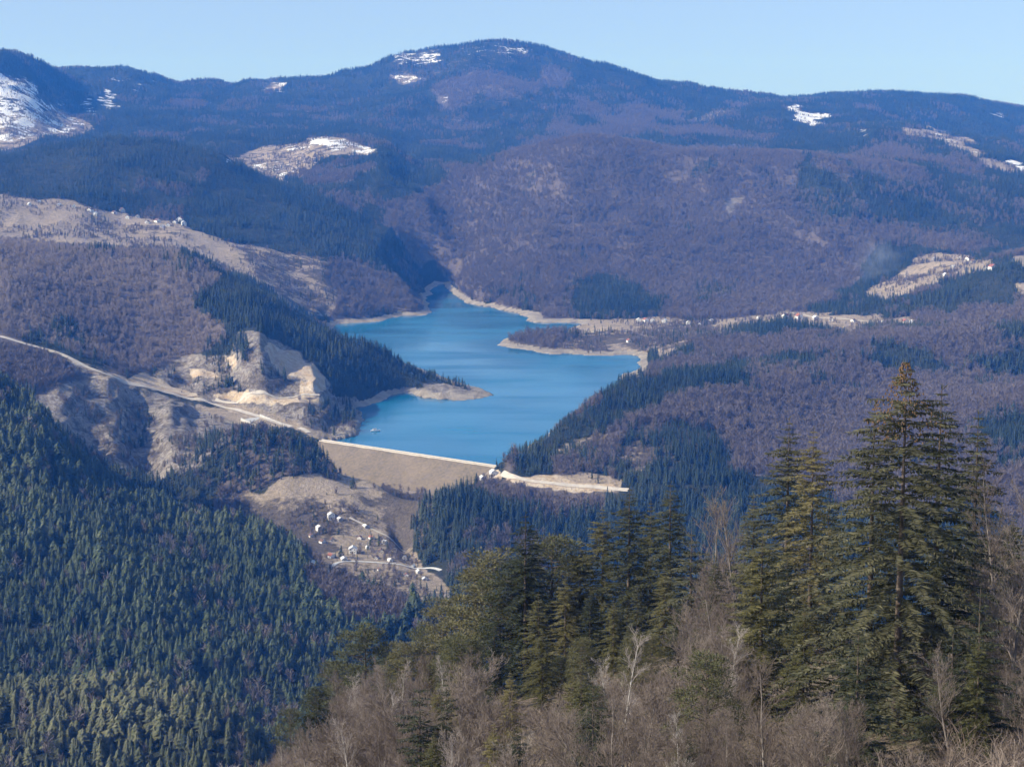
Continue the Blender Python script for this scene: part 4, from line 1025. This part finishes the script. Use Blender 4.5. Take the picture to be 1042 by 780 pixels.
hamlet([(30,209,1.1),(40,206,1.2),(60,209,1.1),(64,250,1.1),(75,211,1.1),(92,215,1.6),(97,219,1.3),(116,217,1.2),(124,215,1.7),(130,222,1.2),(150,227,1.3),(160,226,1.6),(165,231,1.3),(171,230,1.3),(178,227,1.4),(183,225,1.9),(187,229,1.6),(140,221,1.3)], "hamlet on the bare hillside left of the lake", "houses of the hillside hamlet")
hamlet([(772,325,1.1),(799,323,1.4),(813,324,1.7),(830,325,1.8),(846,326,1.2),(868,327,1.1),(900,329,1.1),(921,329,1.5),(928,330,1.4)], "hamlet strung along the wooded ridge", "houses on the wooded ridge")
hamlet([(950,264,1.3),(970,272,1.2),(976,263,1.3),(985,265,1.9),(990,267,1.4),(1003,275,1.6),(1010,274,1.9),(962,281,1.2)], "tan clearing on the right hillside", "houses in the right-hand clearing")
hamlet([(650,327,1.2),(657,327,1.3),(664,328,1.2),(676,328,1.3),(700,330,1.1),(712,331,1.3),(724,328,1.2),(640,348,1.1)], "settlement on the flat beyond the lake", "houses on the lakeside flat")

hamlet([(378,548,.7),(392,553,.75),(401,561,.7),(397,571,.65),(412,569,.7),(420,577,.75),(414,586,.6),(426,583,.7),(386,580,.6),(374,558,.6),(366,548,.65)], "right-hand, downhill half of the village below the dam", "small houses downhill in the village")

# ------------------------------------------------------------------ boat
bp_ = (t_of(382, 438.5) * EYE / tan_down(438.5), EYE / tan_down(438.5), 0)
boat = empty("boat", bp_, math.radians(12), 1.0)
tag(boat, "small white boat on the blue lake close to the dam", "boat")
st = [(-6.0, 1.7, 1.3), (-3, 2.0, 1.25), (1, 1.95, 1.35), (4, 1.3, 1.55), (6.2, 0.06, 1.9)]
vs = []; fs = []
for x_, w_, h_ in st: vs += [(x_, -w_, h_), (x_, -w_ * .75, -.3), (x_, 0, -.6), (x_, w_ * .75, -.3), (x_, w_, h_)]
for i in range(4):
    for j in range(4): fs.append((i*5+j, i*5+j+1, i*5+j+6, i*5+j+5))
    fs.append((i*5+4, i*5, i*5+5, i*5+9))
fs += [(0, 4, 3, 2, 1)]
link("hull", mesh_from("hull", vs, fs), M["boat"], boat)
cab = box_part("cabin", boat, -3.2, 1.2, -1.35, 1.35, 1.2, 3.1, M["boat"])
box_part("window", cab, -2.8, 0.8, -1.40, -1.33, 2.0, 2.7, M["window"])
box_part("canopy", boat, -3.5, 1.6, -1.55, 1.55, 3.1, 3.25, M["grey_wall"])

# ------------------------------------------------------------------ near hillside: trees, bushes, undergrowth
def spruce_mesh(seed, h, r, density=1.0, droop=0.35, power=0.8, base=0.05, twig_len=0.55, ragged=0.22):
    """a crown of whorled, drooping boughs hung with short needle sprays"""
    g = np.random.default_rng(seed)
    O = []; T = []
    nwh = int(h / 0.62)
    for i in range(nwh):
        f = (i + g.uniform(-.3, .3)) / nwh; f = min(max(f, 0), 1)
        z = h * (base + (0.985 - base) * f)
        R0 = r * ((1 - f) ** power) * (0.62 + 0.38 * min(1, f / 0.16 + .3)) * min(1, (1 - f) / .15 + .12) + 0.10
        R0 *= 1 + ragged * 0.6 * math.sin(i * 1.7 + seed) * (1 - f)
        nb = 5 if f < 0.7 else 6
        a0 = g.uniform(0, 6.28)
        for k in range(nb):
            if g.random() < (0.12 if h == 30 else 0.10): continue
            az = a0 + k * 6.283 / nb + g.normal(0, .25); L = R0 * g.uniform(1 - ragged * 1.5, 1 + ragged)
            ca, sa = math.cos(az), math.sin(az)
            ns_ = max(4, int(L / 0.08 * density))
            s = (np.arange(ns_) + g.uniform(0, 1, ns_)) / ns_
            s = 0.10 + 0.9 * s
            rise = (0.30 * f - 0.10)
            zz = z + L * (rise * s + 0.25 * s - (droop + 0.25 * (1 - f)) * s**2 * 1.15 + 0.16 * s**4)
            wob = np.cumsum(g.normal(0, .03, ns_)) * L * .3
            cx_, cy_ = ca * L * s - sa * wob, sa * L * s + ca * wob
            C = np.stack([cx_, cy_, zz], 1)
            along_ = np.array([ca, sa, -droop * 0.5])
            for sgn in (-1, 1):
                ln = twig_len * (0.55 + 0.75 * np.sin(np.pi * np.clip(s * .95, 0, 1))) * min(1.0, 0.5 + L / 2.5) * g.uniform(.6, 1.3, ns_)
                fw = g.uniform(0.25, 0.8, ns_); dn = g.uniform(0.0, 0.45, ns_)
                D = np.stack([ca * fw - sa * sgn, sa * fw + ca * sgn, -dn], 1); D /= np.linalg.norm(D, axis=1)[:, None]
                O.append((C, D, ln, np.full(ns_, .24))); T.append(np.clip(g.normal(.45 + .25 * s, .2), 0, 1))  # tint rises outward to the tip: lit bough ends put into the colour
            # hanging sprays beneath the bough
            m_ = g.random(ns_) < 0.75
            if m_.any():
                D = np.stack([ca * .15 + g.normal(0, .25, ns_), sa * .15 + g.normal(0, .25, ns_), -np.ones(ns_)], 1)[m_]; D /= np.linalg.norm(D, axis=1)[:, None]
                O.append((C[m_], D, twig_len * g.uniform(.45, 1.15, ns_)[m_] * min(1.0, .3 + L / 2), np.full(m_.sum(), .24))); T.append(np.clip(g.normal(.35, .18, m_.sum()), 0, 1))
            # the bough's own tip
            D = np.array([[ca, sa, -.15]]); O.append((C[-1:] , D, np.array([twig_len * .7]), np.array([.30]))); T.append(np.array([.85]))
    # leader
    for k in range(5):
        O.append((np.array([[0, 0, h * .97]]), np.array([[g.normal(0, .2), g.normal(0, .2), 1.0]]), np.array([h * .022]), np.array([.09]))); T.append(np.array([.7]))
    C = np.concatenate([o[0] for o in O]); D = np.concatenate([o[1] for o in O]); L = np.concatenate([o[2] for o in O]); Wd = np.concatenate([o[3] for o in O]); T = np.concatenate(T)
    return spray(C, D, L, Wd, T, g)

def spray(C, D, L, Wd, T, g):
    """leaf-shaped quads: a pointed kite from C along D"""
    n = len(C); rv = g.normal(size=(n, 3)) * .6 + np.array([0, 0, 1.0])
    S = np.cross(D, rv); S /= np.linalg.norm(S, axis=1)[:, None] + 1e-9
    w = (L * Wd * g.uniform(.7, 1.2, n))[:, None]; L = L[:, None]
    v = np.stack([C, C + D * L * .45 + S * w * .5, C + D * L, C + D * L * .45 - S * w * .5], 1).reshape(-1, 3)
    return v, np.arange(n * 4).reshape(n, 4), T

def pine_mesh(seed, h, r, nclump=46, base=0.35):
    g = np.random.default_rng(seed); O = []; T = []; limbs = []
    for k in range(nclump):
        f = base + (1 - base) * (k + .5) / nclump
        az = k * 2.4 + g.normal(0, .3); prof_ = math.sqrt(max(.03, 1 - ((f - base) / (1.02 - base) - .30) ** 2 / .52)) if f < .99 else .2
        L = r * prof_ * g.uniform(.45, 1.1)
        c = np.array([math.cos(az) * L, math.sin(az) * L, h * f + L * g.uniform(-.05, .22)])
        limbs.append((np.array([0, 0, h * f - L * .25]), c))
        m_ = int(210 * g.uniform(.7, 1.3)); cr = g.uniform(.65, 1.15) * (.6 + .5 * r / 3.0)
        p = g.normal(size=(m_, 3)); p /= np.linalg.norm(p, axis=1)[:, None]; p *= (g.uniform(.2, 1, m_) ** .6)[:, None]
        q = c + p * np.array([cr, cr, cr * .55])
        D = p * np.array([1, 1, .6]) + np.array([0, 0, .35]) + g.normal(0, .3, (m_, 3)); D /= np.linalg.norm(D, axis=1)[:, None]
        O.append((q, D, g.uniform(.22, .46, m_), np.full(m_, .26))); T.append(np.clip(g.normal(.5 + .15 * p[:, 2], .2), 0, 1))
    C = np.concatenate([o[0] for o in O]); D = np.concatenate([o[1] for o in O]); L = np.concatenate([o[2] for o in O]); Wd = np.concatenate([o[3] for o in O]); T = np.concatenate(T)
    return spray(C, D, L, Wd, T, g) + (limbs,)

def bare_tree_meshes(seed, h, spread=0.32, trunk_r=None, dens=1.0, multi=1):
    g = np.random.default_rng(seed); tv = []; tf = []; off = 0
    P0 = []; P1 = []; R0 = []; R1 = []
    tr = trunk_r or h * .011
    def grow(p, d, L, r0, lvl):
        n = 4 if lvl else 7; pts = [p]; dd = d.copy()
        for i in range(n):
            dd = dd + g.normal(0, .10 if lvl else .045, 3) + np.array([0, 0, .06 if lvl else .02]); dd /= np.linalg.norm(dd)
            pts.append(pts[-1] + dd * L / n)
        pts = np.array(pts); rad = np.linspace(r0, r0 * (.25 if lvl else .18), n + 1)
        for i in range(n): P0.append(pts[i]); P1.append(pts[i+1]); R0.append(rad[i]); R1.append(rad[i+1])
        if lvl == 0: trunks.append((pts, rad))
        if lvl >= 3: return
        cnt_ = [int(19 * dens), 7, 5][lvl]
        for k in range(cnt_):
            s = g.uniform(.28 if lvl == 0 else .2, 1.0); j = min(int(s * n), n - 1); q = pts[j] + (pts[j+1] - pts[j]) * (s * n - j)
            base_d = (pts[j+1] - pts[j]); base_d /= np.linalg.norm(base_d)
            e = g.normal(size=3); e -= base_d * e.dot(base_d); e /= np.linalg.norm(e)
            ang = g.uniform(.5, .95) if lvl == 0 else g.uniform(.4, 1.0)
            nd_ = base_d * math.cos(ang) + e * math.sin(ang); nd_[2] += .15; nd_ /= np.linalg.norm(nd_)
            ll = h * spread * (1.15 - .75 * s) * g.uniform(.7, 1.2) if lvl == 0 else L * g.uniform(.35, .62)
            grow(q, nd_, ll, max(.012, rad[j] * (.5 if lvl == 0 else .55)), lvl + 1)
    trunks = []
    for k in range(multi):
        d0 = np.array([g.normal(0, .05 + .12 * (multi > 1)), g.normal(0, .05 + .12 * (multi > 1)), 1.0]); d0 /= np.linalg.norm(d0)
        grow(np.array([g.normal(0, .25) * (multi > 1), g.normal(0, .25) * (multi > 1), -.6]), d0, h * g.uniform(.8, 1.0) if multi > 1 else h, tr, 0)
    V_, F_, o_ = [], [], 0
    for pts, rad in trunks:
        a, b_ = tube(pts, rad, 6); V_.append(a); F_.append(b_ + o_); o_ += len(a)
    trunk = mesh_np("trunk", np.concatenate(V_), np.concatenate(F_), smooth=True)
    # twigs: three-sided prisms
    P0, P1, R0, R1 = np.array(P0), np.array(P1), np.array(R0), np.array(R1)
    sel = np.ones(len(P0), bool)
    tl = np.zeros(len(P0), bool)
    for pts, rad in trunks:
        for i in range(len(pts) - 1): tl |= (np.abs(P0 - pts[i]).sum(1) < 1e-9) & (np.abs(P1 - pts[i+1]).sum(1) < 1e-9)
    P0, P1, R0, R1 = P0[~tl], P1[~tl], np.maximum(R0[~tl], .013), np.maximum(R1[~tl], .010)
    D = P1 - P0; D /= np.linalg.norm(D, axis=1)[:, None] + 1e-9
    A = np.cross(D, g.normal(size=D.shape)); A /= np.linalg.norm(A, axis=1)[:, None] + 1e-9; B = np.cross(D, A)
    ring = [(math.cos(t), math.sin(t)) for t in (0, 2.0944, 4.1888)]
    lo = np.stack([P0 + (A * c + B * s) * R0[:, None] for c, s in ring], 1); hi = np.stack([P1 + (A * c + B * s) * R1[:, None] for c, s in ring], 1)
    v = np.concatenate([lo, hi], 1).reshape(-1, 3); n = len(P0); b0 = np.arange(n)[:, None] * 6
    f = np.concatenate([b0 + np.array([[i, (i+1) % 3, 3 + (i+1) % 3, 3 + i]]) for i in range(3)], 1).reshape(-1, 4)
    crown = mesh_np("crown", v, f, tint=np.repeat(np.clip(g.normal(.5, .22, n), 0, 1), 3))
    return trunk, crown

def tree_at(px, d, name, parts, label, group, top=None, hgt=None, width=1.0, rz=None, cat="tree"):
    """stands a tree of unit-height design size on the ground; top = sight line its tip reaches"""
    t = t_of(px, 600 if top is None else top + 60); x = t * d; z = float(height(x, d))
    hh = hgt if top is None else EYE - tan_down(top) * d - z
    s = hh / parts["h"]
    r = empty(name, (x, d, z - .05), rr_.uniform(0, 6.28) if rz is None else rz, (s * width, s * width, s))
    tag(r, label, cat, group)
    for nm, me_ in parts["meshes"]: link(nm, me_, None, r)
    return r, s
rr_ = random.Random(21)

SPR = []
for k, (h, r, dn, dr, pw, ol) in enumerate([(30, 7.2, 1.0, .42, .62, 0), (26, 4.7, 1.0, .36, .74, 0), (22, 4.4, 1.0, .30, .70, 1), (24, 3.8, 1.0, .40, .78, 0), (12, 2.5, 1.3, .28, .80, 0), (26, 5.0, 1.0, .34, .66, 1)]):
    v_, f_, t_ = spruce_mesh(300 + k, h, r, dn, dr, pw, twig_len=.42 if h > 20 else .34, ragged=.46 if h == 30 else .34)
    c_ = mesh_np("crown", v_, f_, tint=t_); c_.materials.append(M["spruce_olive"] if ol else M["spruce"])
    tm, _ = trunk_mesh("trunk", h * .97, h * .011, .004, k); tm.materials.append(M["bark"])
    SPR.append({"h": h, "meshes": [("trunk", tm), ("crown", c_)]})
PIN = []
for k, (h, r, nc, bs) in enumerate([(18, 3.2, 60, .28), (17, 3.8, 64, .2), (20, 3.0, 56, .38)]):
    v_, f_, t_, limbs = pine_mesh(340 + k, h, r, nc, bs)
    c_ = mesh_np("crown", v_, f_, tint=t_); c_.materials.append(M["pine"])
    tm, _ = trunk_mesh("trunk", h * .96, h * .012, .008, 30 + k); tm.materials.append(M["bark"])
    V_, F_, o_ = [], [], 0
    for a, b_ in limbs:
        p = np.array([a, (a + b_) / 2 + [0, 0, .1], b_]); x_, y_ = tube(p, [.07, .05, .02], 4); V_.append(x_); F_.append(y_ + o_); o_ += len(x_)
    lm = mesh_np("limbs", np.concatenate(V_), np.concatenate(F_)); lm.materials.append(M["bark"])
    PIN.append({"h": h, "meshes": [("trunk", tm), ("limbs", lm), ("crown", c_)]})
BAR = []
for k, (h, sp_, dn, mu, pale) in enumerate([(12, .34, 1.0, 1, 0), (14, .28, 1.1, 1, 0), (10, .38, 1.0, 2, 0), (16, .24, 1.1, 1, 1), (8, .4, .8, 3, 0), (18, .26, 1.3, 1, 0)]):
    tk, cr = bare_tree_meshes(400 + k, h, sp_, None, dn, mu)
    tk.materials.append(M["pale_bark"] if pale else M["bare_bark"]); cr.materials.append(M["pale_twig"] if pale else M["twig"])
    BAR.append({"h": h, "meshes": [("trunk", tk), ("crown", cr)]})

# brown cones hang in the head of the big spruce
g = np.random.default_rng(5); V_, F_, o_ = [], [], 0
for k in range(420):
    f = g.uniform(.80, .985); R_ = 7.2 * ((1 - f) ** .62) * min(1, (1 - f) / .15 + .12) * g.uniform(.35, .95) + .1; az = g.uniform(0, 6.28); p = np.array([R_ * math.cos(az), R_ * math.sin(az), 30 * f - .05])
    a, b_ = tube(np.array([p, p - [0, 0, .09], p - [0, 0, .17]]), [.03, .05, .015], 5); V_.append(a); F_.append(b_ + o_); o_ += len(a)
cone_me = mesh_np("hanging_cones", np.concatenate(V_), np.concatenate(F_)); cone_me.materials.append(M["cone"])

GN = "conifers on the near hillside"
for px, d, top, kind, k, wd, lab in [
  (920,140,361,"spruce_tree",0,1.0,"tallest spruce on the near hillside, ragged, with brown cones near its tip"),
  (957,151,386,"spruce_tree",3,1.15,"dark spruce close behind the tallest spruce, on its right"),
  (994,172,413,"spruce_tree",3,1.1,"narrow dark spruce right of the tallest pair, its tip standing alone"),
  (889,150,405,"spruce_tree",1,1.1,"shorter spruce tucked against the left side of the tallest spruce"),
  (802,215,420,"spruce_tree",1,1.15,"dark tall spruce leading the pair left of the tallest spruce"),
  (827,205,431,"spruce_tree",5,.9,"olive-green spruce at the right of the dark spruce pair"),
  (843,230,495,"spruce_tree",3,1.1,"small bluish spruce in the gap left of the tallest spruce"),
  (775,160,540,"spruce_tree",2,1.25,"bushy yellow-olive spruce standing before the dark pair on the hillside"),
  (766,232,498,"spruce_tree",3,1.0,"slim dark spruce just left of the dark spruce pair"),
  (640,255,490,"spruce_tree",1,1.15,"tall broad spruce at the middle of the hillside skyline"),
  (682,252,486,"spruce_tree",3,1.2,"slim dark spruce right of the broad middle spruce"),
  (703,232,535,"spruce_tree",4,1.15,"low blue-green spruce at the right foot of the slim dark middle spruce"),
  (662,262,506,"spruce_tree",5,.9,"olive spruce wedged between the two middle skyline spruces"),
  (613,262,512,"spruce_tree",5,1.0,"olive spruce on the left flank of the broad middle spruce"),
  (535,258,517,"spruce_tree",3,1.35,"dark pointed spruce alone on the left part of the hillside skyline"),
  (590,268,545,"spruce_tree",2,1.2,"olive-green spruce halfway between the lone pointed spruce and the middle spruces"),
  (562,270,548,"pine_tree",0,1.2,"rounded pine just right of the lone pointed spruce"),
  (508,268,563,"pine_tree",1,1.15,"broad green pine left of the lone pointed spruce"),
  (484,276,584,"pine_tree",2,1.2,"pale green pine at the left shoulder of the broad pine"),
  (455,282,612,"pine_tree",0,1.1,"pine lower down the ridge, left of the pale green pine"),
  (432,290,640,"pine_tree",1,1.0,"small pine low on the ridge above the valley gap"),
  (372,298,640,"pine_tree",0,1.3,"full green pine standing out at the ridge end above the dark valley"),
  (345,305,676,"pine_tree",1,1.1,"lower pine leaning on the left side of the full green pine"),
  (322,303,700,"pine_tree",2,1.2,"pine second from the left end of the near ridge"),
  (296,300,722,"pine_tree",1,1.0,"leftmost small pine where the near ridge drops out of the picture"),
  (398,288,668,"pine_tree",2,1.1,"pine just right of the full green pine at the ridge end"),
  (427,155,690,"spruce_tree",4,1.1,"young spruce with its bare dark stem showing, bottom middle left"),
  (526,140,738,"spruce_tree",4,1.2,"top of a young spruce poking up at the bottom middle"),
  (995,118,640,"spruce_tree",2,1.0,"yellow-green young spruce near the bottom right corner"),
  (1030,190,520,"spruce_tree",5,.9,"olive spruce half hidden behind the bare trees at the right border"),
  (855,112,720,"spruce_tree",4,1.0,"young dark spruce under the skirts of the tallest spruce"),
  (720,262,560,"spruce_tree",2,1.0,"olive spruce behind the bare trees right of the middle spruces"),
  (745,258,575,"pine_tree",0,1.0,"rounded pine among bare trees left of the bushy yellow-olive spruce"),
  (480,262,640,"spruce_tree",2,1.1,"olive spruce among bare trees under the broad green pine"),
  (600,240,600,"spruce_tree",3,1.2,"dark spruce in front of the olive skyline spruces"),
  (648,235,590,"spruce_tree",1,1.0,"dark spruce before the broad middle spruce"),
  (470,235,648,"pine_tree",1,1.1,"pine low on the slope in front of the wide pine"),
  (503,222,632,"spruce_tree",3,1.2,"dark spruce low in front of the broad green pine"),
  (552,212,640,"spruce_tree",5,1.1,"olive spruce low in front of the lone pointed spruce"),
  (592,205,650,"pine_tree",0,1.1,"pine at the lower edge of the conifers before the middle spruces"),
  (640,200,632,"spruce_tree",1,1.1,"dark spruce at the lower edge of the conifers, above the pale-stemmed trees"),
  (690,205,612,"spruce_tree",3,1.2,"dark spruce low between the middle spruces and the yellow-olive spruce"),
  (742,168,640,"spruce_tree",2,1.1,"yellow-olive spruce at the left skirt of the bushy yellow-olive spruce"),
  (818,150,610,"spruce_tree",5,1.1,"olive spruce in the hollow between the yellow-olive and the tallest spruce"),
  (872,118,640,"spruce_tree",4,1.3,"low spruce at the left foot of the tallest spruce"),
  (968,122,640,"spruce_tree",4,1.3,"low spruce at the right foot of the tallest spruce"),
  (727,215,562,"spruce_tree",3,1.1,"dark spruce standing in the gap of bare trees right of the middle spruces"),
  (706,178,645,"spruce_tree",5,1.0,"olive spruce low in the bare wood below the gap right of the middle spruces"),
  (575,250,585,"spruce_tree",5,1.1,"olive spruce under the rounded pine right of the lone pointed spruce"),
  (548,236,600,"spruce_tree",2,1.1,"brownish-olive spruce just below the lone pointed spruce"),
  (520,262,575,"pine_tree",2,1.1,"pine squeezed between the broad green pine and the lone pointed spruce"),
  (624,228,608,"spruce_tree",2,1.1,"olive spruce low on the hillside before the dark middle spruces"),
  (676,240,575,"spruce_tree",5,1.0,"olive spruce below the slim dark middle spruce"),
  (466,262,650,"pine_tree",1,1.2,"wide pine on the slope beneath the pale green pine"),
  (413,282,655,"pine_tree",0,1.2,"rounded pine between the ridge-end pine and the small low pine"),
  (800,185,560,"spruce_tree",3,1.2,"dark spruce behind the bushy yellow-olive one, below the tall pair"),
  (951,150,560,"spruce_tree",1,.8,"dark spruce at the right foot of the tallest spruce"),
  ]:
    lib = PIN if kind == "pine_tree" else SPR
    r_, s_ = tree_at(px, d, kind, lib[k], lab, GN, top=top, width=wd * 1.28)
    if k == 0 and kind == "spruce_tree": link("hanging_cones", cone_me, None, r_)["kind"] = "stuff"

TOPLINE = np.array([(200,800),(270,760),(300,735),(345,690),(372,655),(400,672),(432,650),(480,670),(520,705),(560,705),(590,672),(640,672),(700,665),(740,505),(765,640),(790,700),(830,690),(860,690),(900,740),(960,735),(985,500),(1015,475),(1042,470),(1150,460)], float)
BG = "bare trees of the near hillside"
for px, d, top, k, lab in [
  (748,240,498,5,"tall bare tree on the skyline between the middle spruces and the dark pair"), (725,246,512,1,"bare grey tree just right of the slim dark middle spruce"),
  (1015,165,474,5,"tall bare tree rising at the right border beside the narrow spruce"), (1035,140,500,1,"many-branched bare tree touching the right border"),
  (634,150,650,3,"pale straight-stemmed bare tree at the bottom centre"), (615,160,668,3,"second pale-stemmed bare tree left of the straight one at bottom centre"),
  (722,170,655,3,"pale thin bare tree left of the bushy yellow-olive spruce"), (456,230,670,3,"pale-stemmed bare tree on the ridge slope below the pines")]:
    tree_at(px, d, "bare_tree", BAR[k], lab, BG, top=top)
bt = []; tries = 0
while len(bt) < 245 and tries < 6000:
    tries += 1
    d = rr_.uniform(95, 330) ; px = rr_.uniform(215, 1150)
    if rr_.random() > (0.35 + d / 400): continue
    t = t_of(px, 650); x = t * d; z = float(height(x, d)); h_ = rr_.uniform(6.5, 13) * (1.0 if d > 150 else .75)
    topy = to_px(t, (EYE - z - h_) / d)[1]
    if topy < np.interp(px, TOPLINE[:, 0], TOPLINE[:, 1]) or topy > 800: continue
    if any((x - a)**2 + (d - b_)**2 < 2.6**2 for a, b_ in bt): continue
    bt.append((x, d))
    k = rr_.choice([0, 0, 1, 2, 2, 4, 4, 3, 5])
    if len(bt) == 1 or True:
        tree_at(px, d, "bare_tree", BAR[k], "leafless tree in the bare brown wood filling the near hillside", BG, hgt=h_)
print("bare trees", len(bt))

# young conifers scattered through the bare wood
yc = 0; tries = 0
while yc < 46 and tries < 5000:
    tries += 1
    d = rr_.uniform(120, 300); px = rr_.choice([rr_.uniform(300, 1060), rr_.uniform(430, 720)]); t = t_of(px, 660); x = t * d; z = float(height(x, d)); h_ = rr_.uniform(4, 12)
    topy = to_px(t, (EYE - z - h_) / d)[1]
    if topy < np.interp(px, TOPLINE[:, 0], TOPLINE[:, 1]) - 25 or topy > 770: continue
    lib, k = rr_.choice([(SPR, 4), (SPR, 2), (SPR, 5), (PIN, 1)])
    tree_at(px, d, "pine_tree" if lib is PIN else "spruce_tree", lib[k], "young conifer half hidden in the leafless brown wood of the near hillside", "young conifers in the bare wood", hgt=h_, width=1.15)
    yc += 1

# brushwood and saplings between them
P_BUSH = [proto("bush_form", unit_bare(50, 80, .55, .0055), M["bush"]), proto("bush_form", unit_bare(51, 90, .45, .005), M["bush"]), proto("bush_form", unit_bare(52, 74, .65, .006), M["bush"])]
G_BUSH = scatter_group("scatter_bushes", P_BUSH)
N = 4300
d = 70 + 270 * RNG.random(N) ** .75; px = RNG.uniform(150, 1240, N); x = (px - CX) / FPX * d; z = height(x, d)
h_ = np.clip(RNG.normal(2.2, 1.0, N), .6, 5) * np.where(d < 130, .85, 1.0)
ptop = to_px(x / d, (EYE - z - h_) / d)[1]
ok = (ptop < 800) & (ptop > np.interp(px, TOPLINE[:, 0], TOPLINE[:, 1]) + 4)
scatter("undergrowth", "tangled leafless brushwood between the trees of the near hillside", "undergrowth", G_BUSH, np.stack([x, d, z], 1)[ok], h_[ok], h_[ok] * 1.1, RNG.random(ok.sum()), 3, .12)

# ------------------------------------------------------------------ smoke and haze
m = bpy.data.materials.new("smoke"); m.use_nodes = True; ns, ls = m.node_tree.nodes, m.node_tree.links
ns.remove(ns["Principled BSDF"])
pv = ns.new("ShaderNodeVolumePrincipled"); pv.inputs["Color"].default_value = (.8, .85, .95, 1)
tc = ns.new("ShaderNodeTexCoord"); ln = nd(ns, "ShaderNodeVectorMath", operation='LENGTH'); ls.new(tc.outputs["Object"], ln.inputs[0])
nz = ns.new("ShaderNodeTexNoise"); nz.inputs["Scale"].default_value = 2.2; nz.inputs["Detail"].default_value = 4; ls.new(tc.outputs["Object"], nz.inputs["Vector"])
mr = ns.new("ShaderNodeMapRange"); mr.inputs["From Min"].default_value = .95; mr.inputs["From Max"].default_value = 0.1; mr.inputs["To Min"].default_value = 0; mr.inputs["To Max"].default_value = .006
ls.new(ln.outputs["Value"], mr.inputs["Value"])
mu = nd(ns, "ShaderNodeMath", operation='MULTIPLY'); ls.new(mr.outputs[0], mu.inputs[0])
mr2 = ns.new("ShaderNodeMapRange"); mr2.inputs["From Min"].default_value = .38; mr2.inputs["From Max"].default_value = .65; ls.new(nz.outputs[0], mr2.inputs["Value"]); ls.new(mr2.outputs[0], mu.inputs[1])
ls.new(mu.outputs[0], pv.inputs["Density"]); ls.new(pv.outputs[0], ns["Material Output"].inputs["Volume"])
bm = bmesh.new(); bmesh.ops.create_icosphere(bm, subdivisions=3, radius=1.0)
sm = bpy.data.meshes.new("smoke"); bm.to_mesh(sm); bm.free()
smoke = link("smoke", sm, m)
sp_ = ground_at(890, 285); smoke.location = (sp_[0], sp_[1] - 20, sp_[2] + 45); smoke.scale = (62, 60, 62)
tag(smoke, "faint bluish smoke drifting up beside the tan clearing on the right", "smoke", kind='stuff')

m = bpy.data.materials.new("haze"); m.use_nodes = True; ns, ls = m.node_tree.nodes, m.node_tree.links
ns.remove(ns["Principled BSDF"])
pv = ns.new("ShaderNodeVolumePrincipled")
pv.inputs["Color"].default_value = (*HAZE_COLOR, 1); pv.inputs["Density"].default_value = HAZE_DENSITY
pv.inputs["Absorption Color"].default_value = (1, 1, 1, 1)
pv.inputs["Anisotropy"].default_value = 0.0
ls.new(pv.outputs[0], ns["Material Output"].inputs["Volume"])
m.cycles.homogeneous_volume = True
zb, zt = float(GZ.min()) - 1.5, max(float(GZ.max()) + 25, EYE + 12)
haze = box_part("haze", None, -5900, 5900, -120, 15600, zb, zt, m)
tag(haze, "thin blue air between the lookout and the far hills", "haze", kind='stuff')
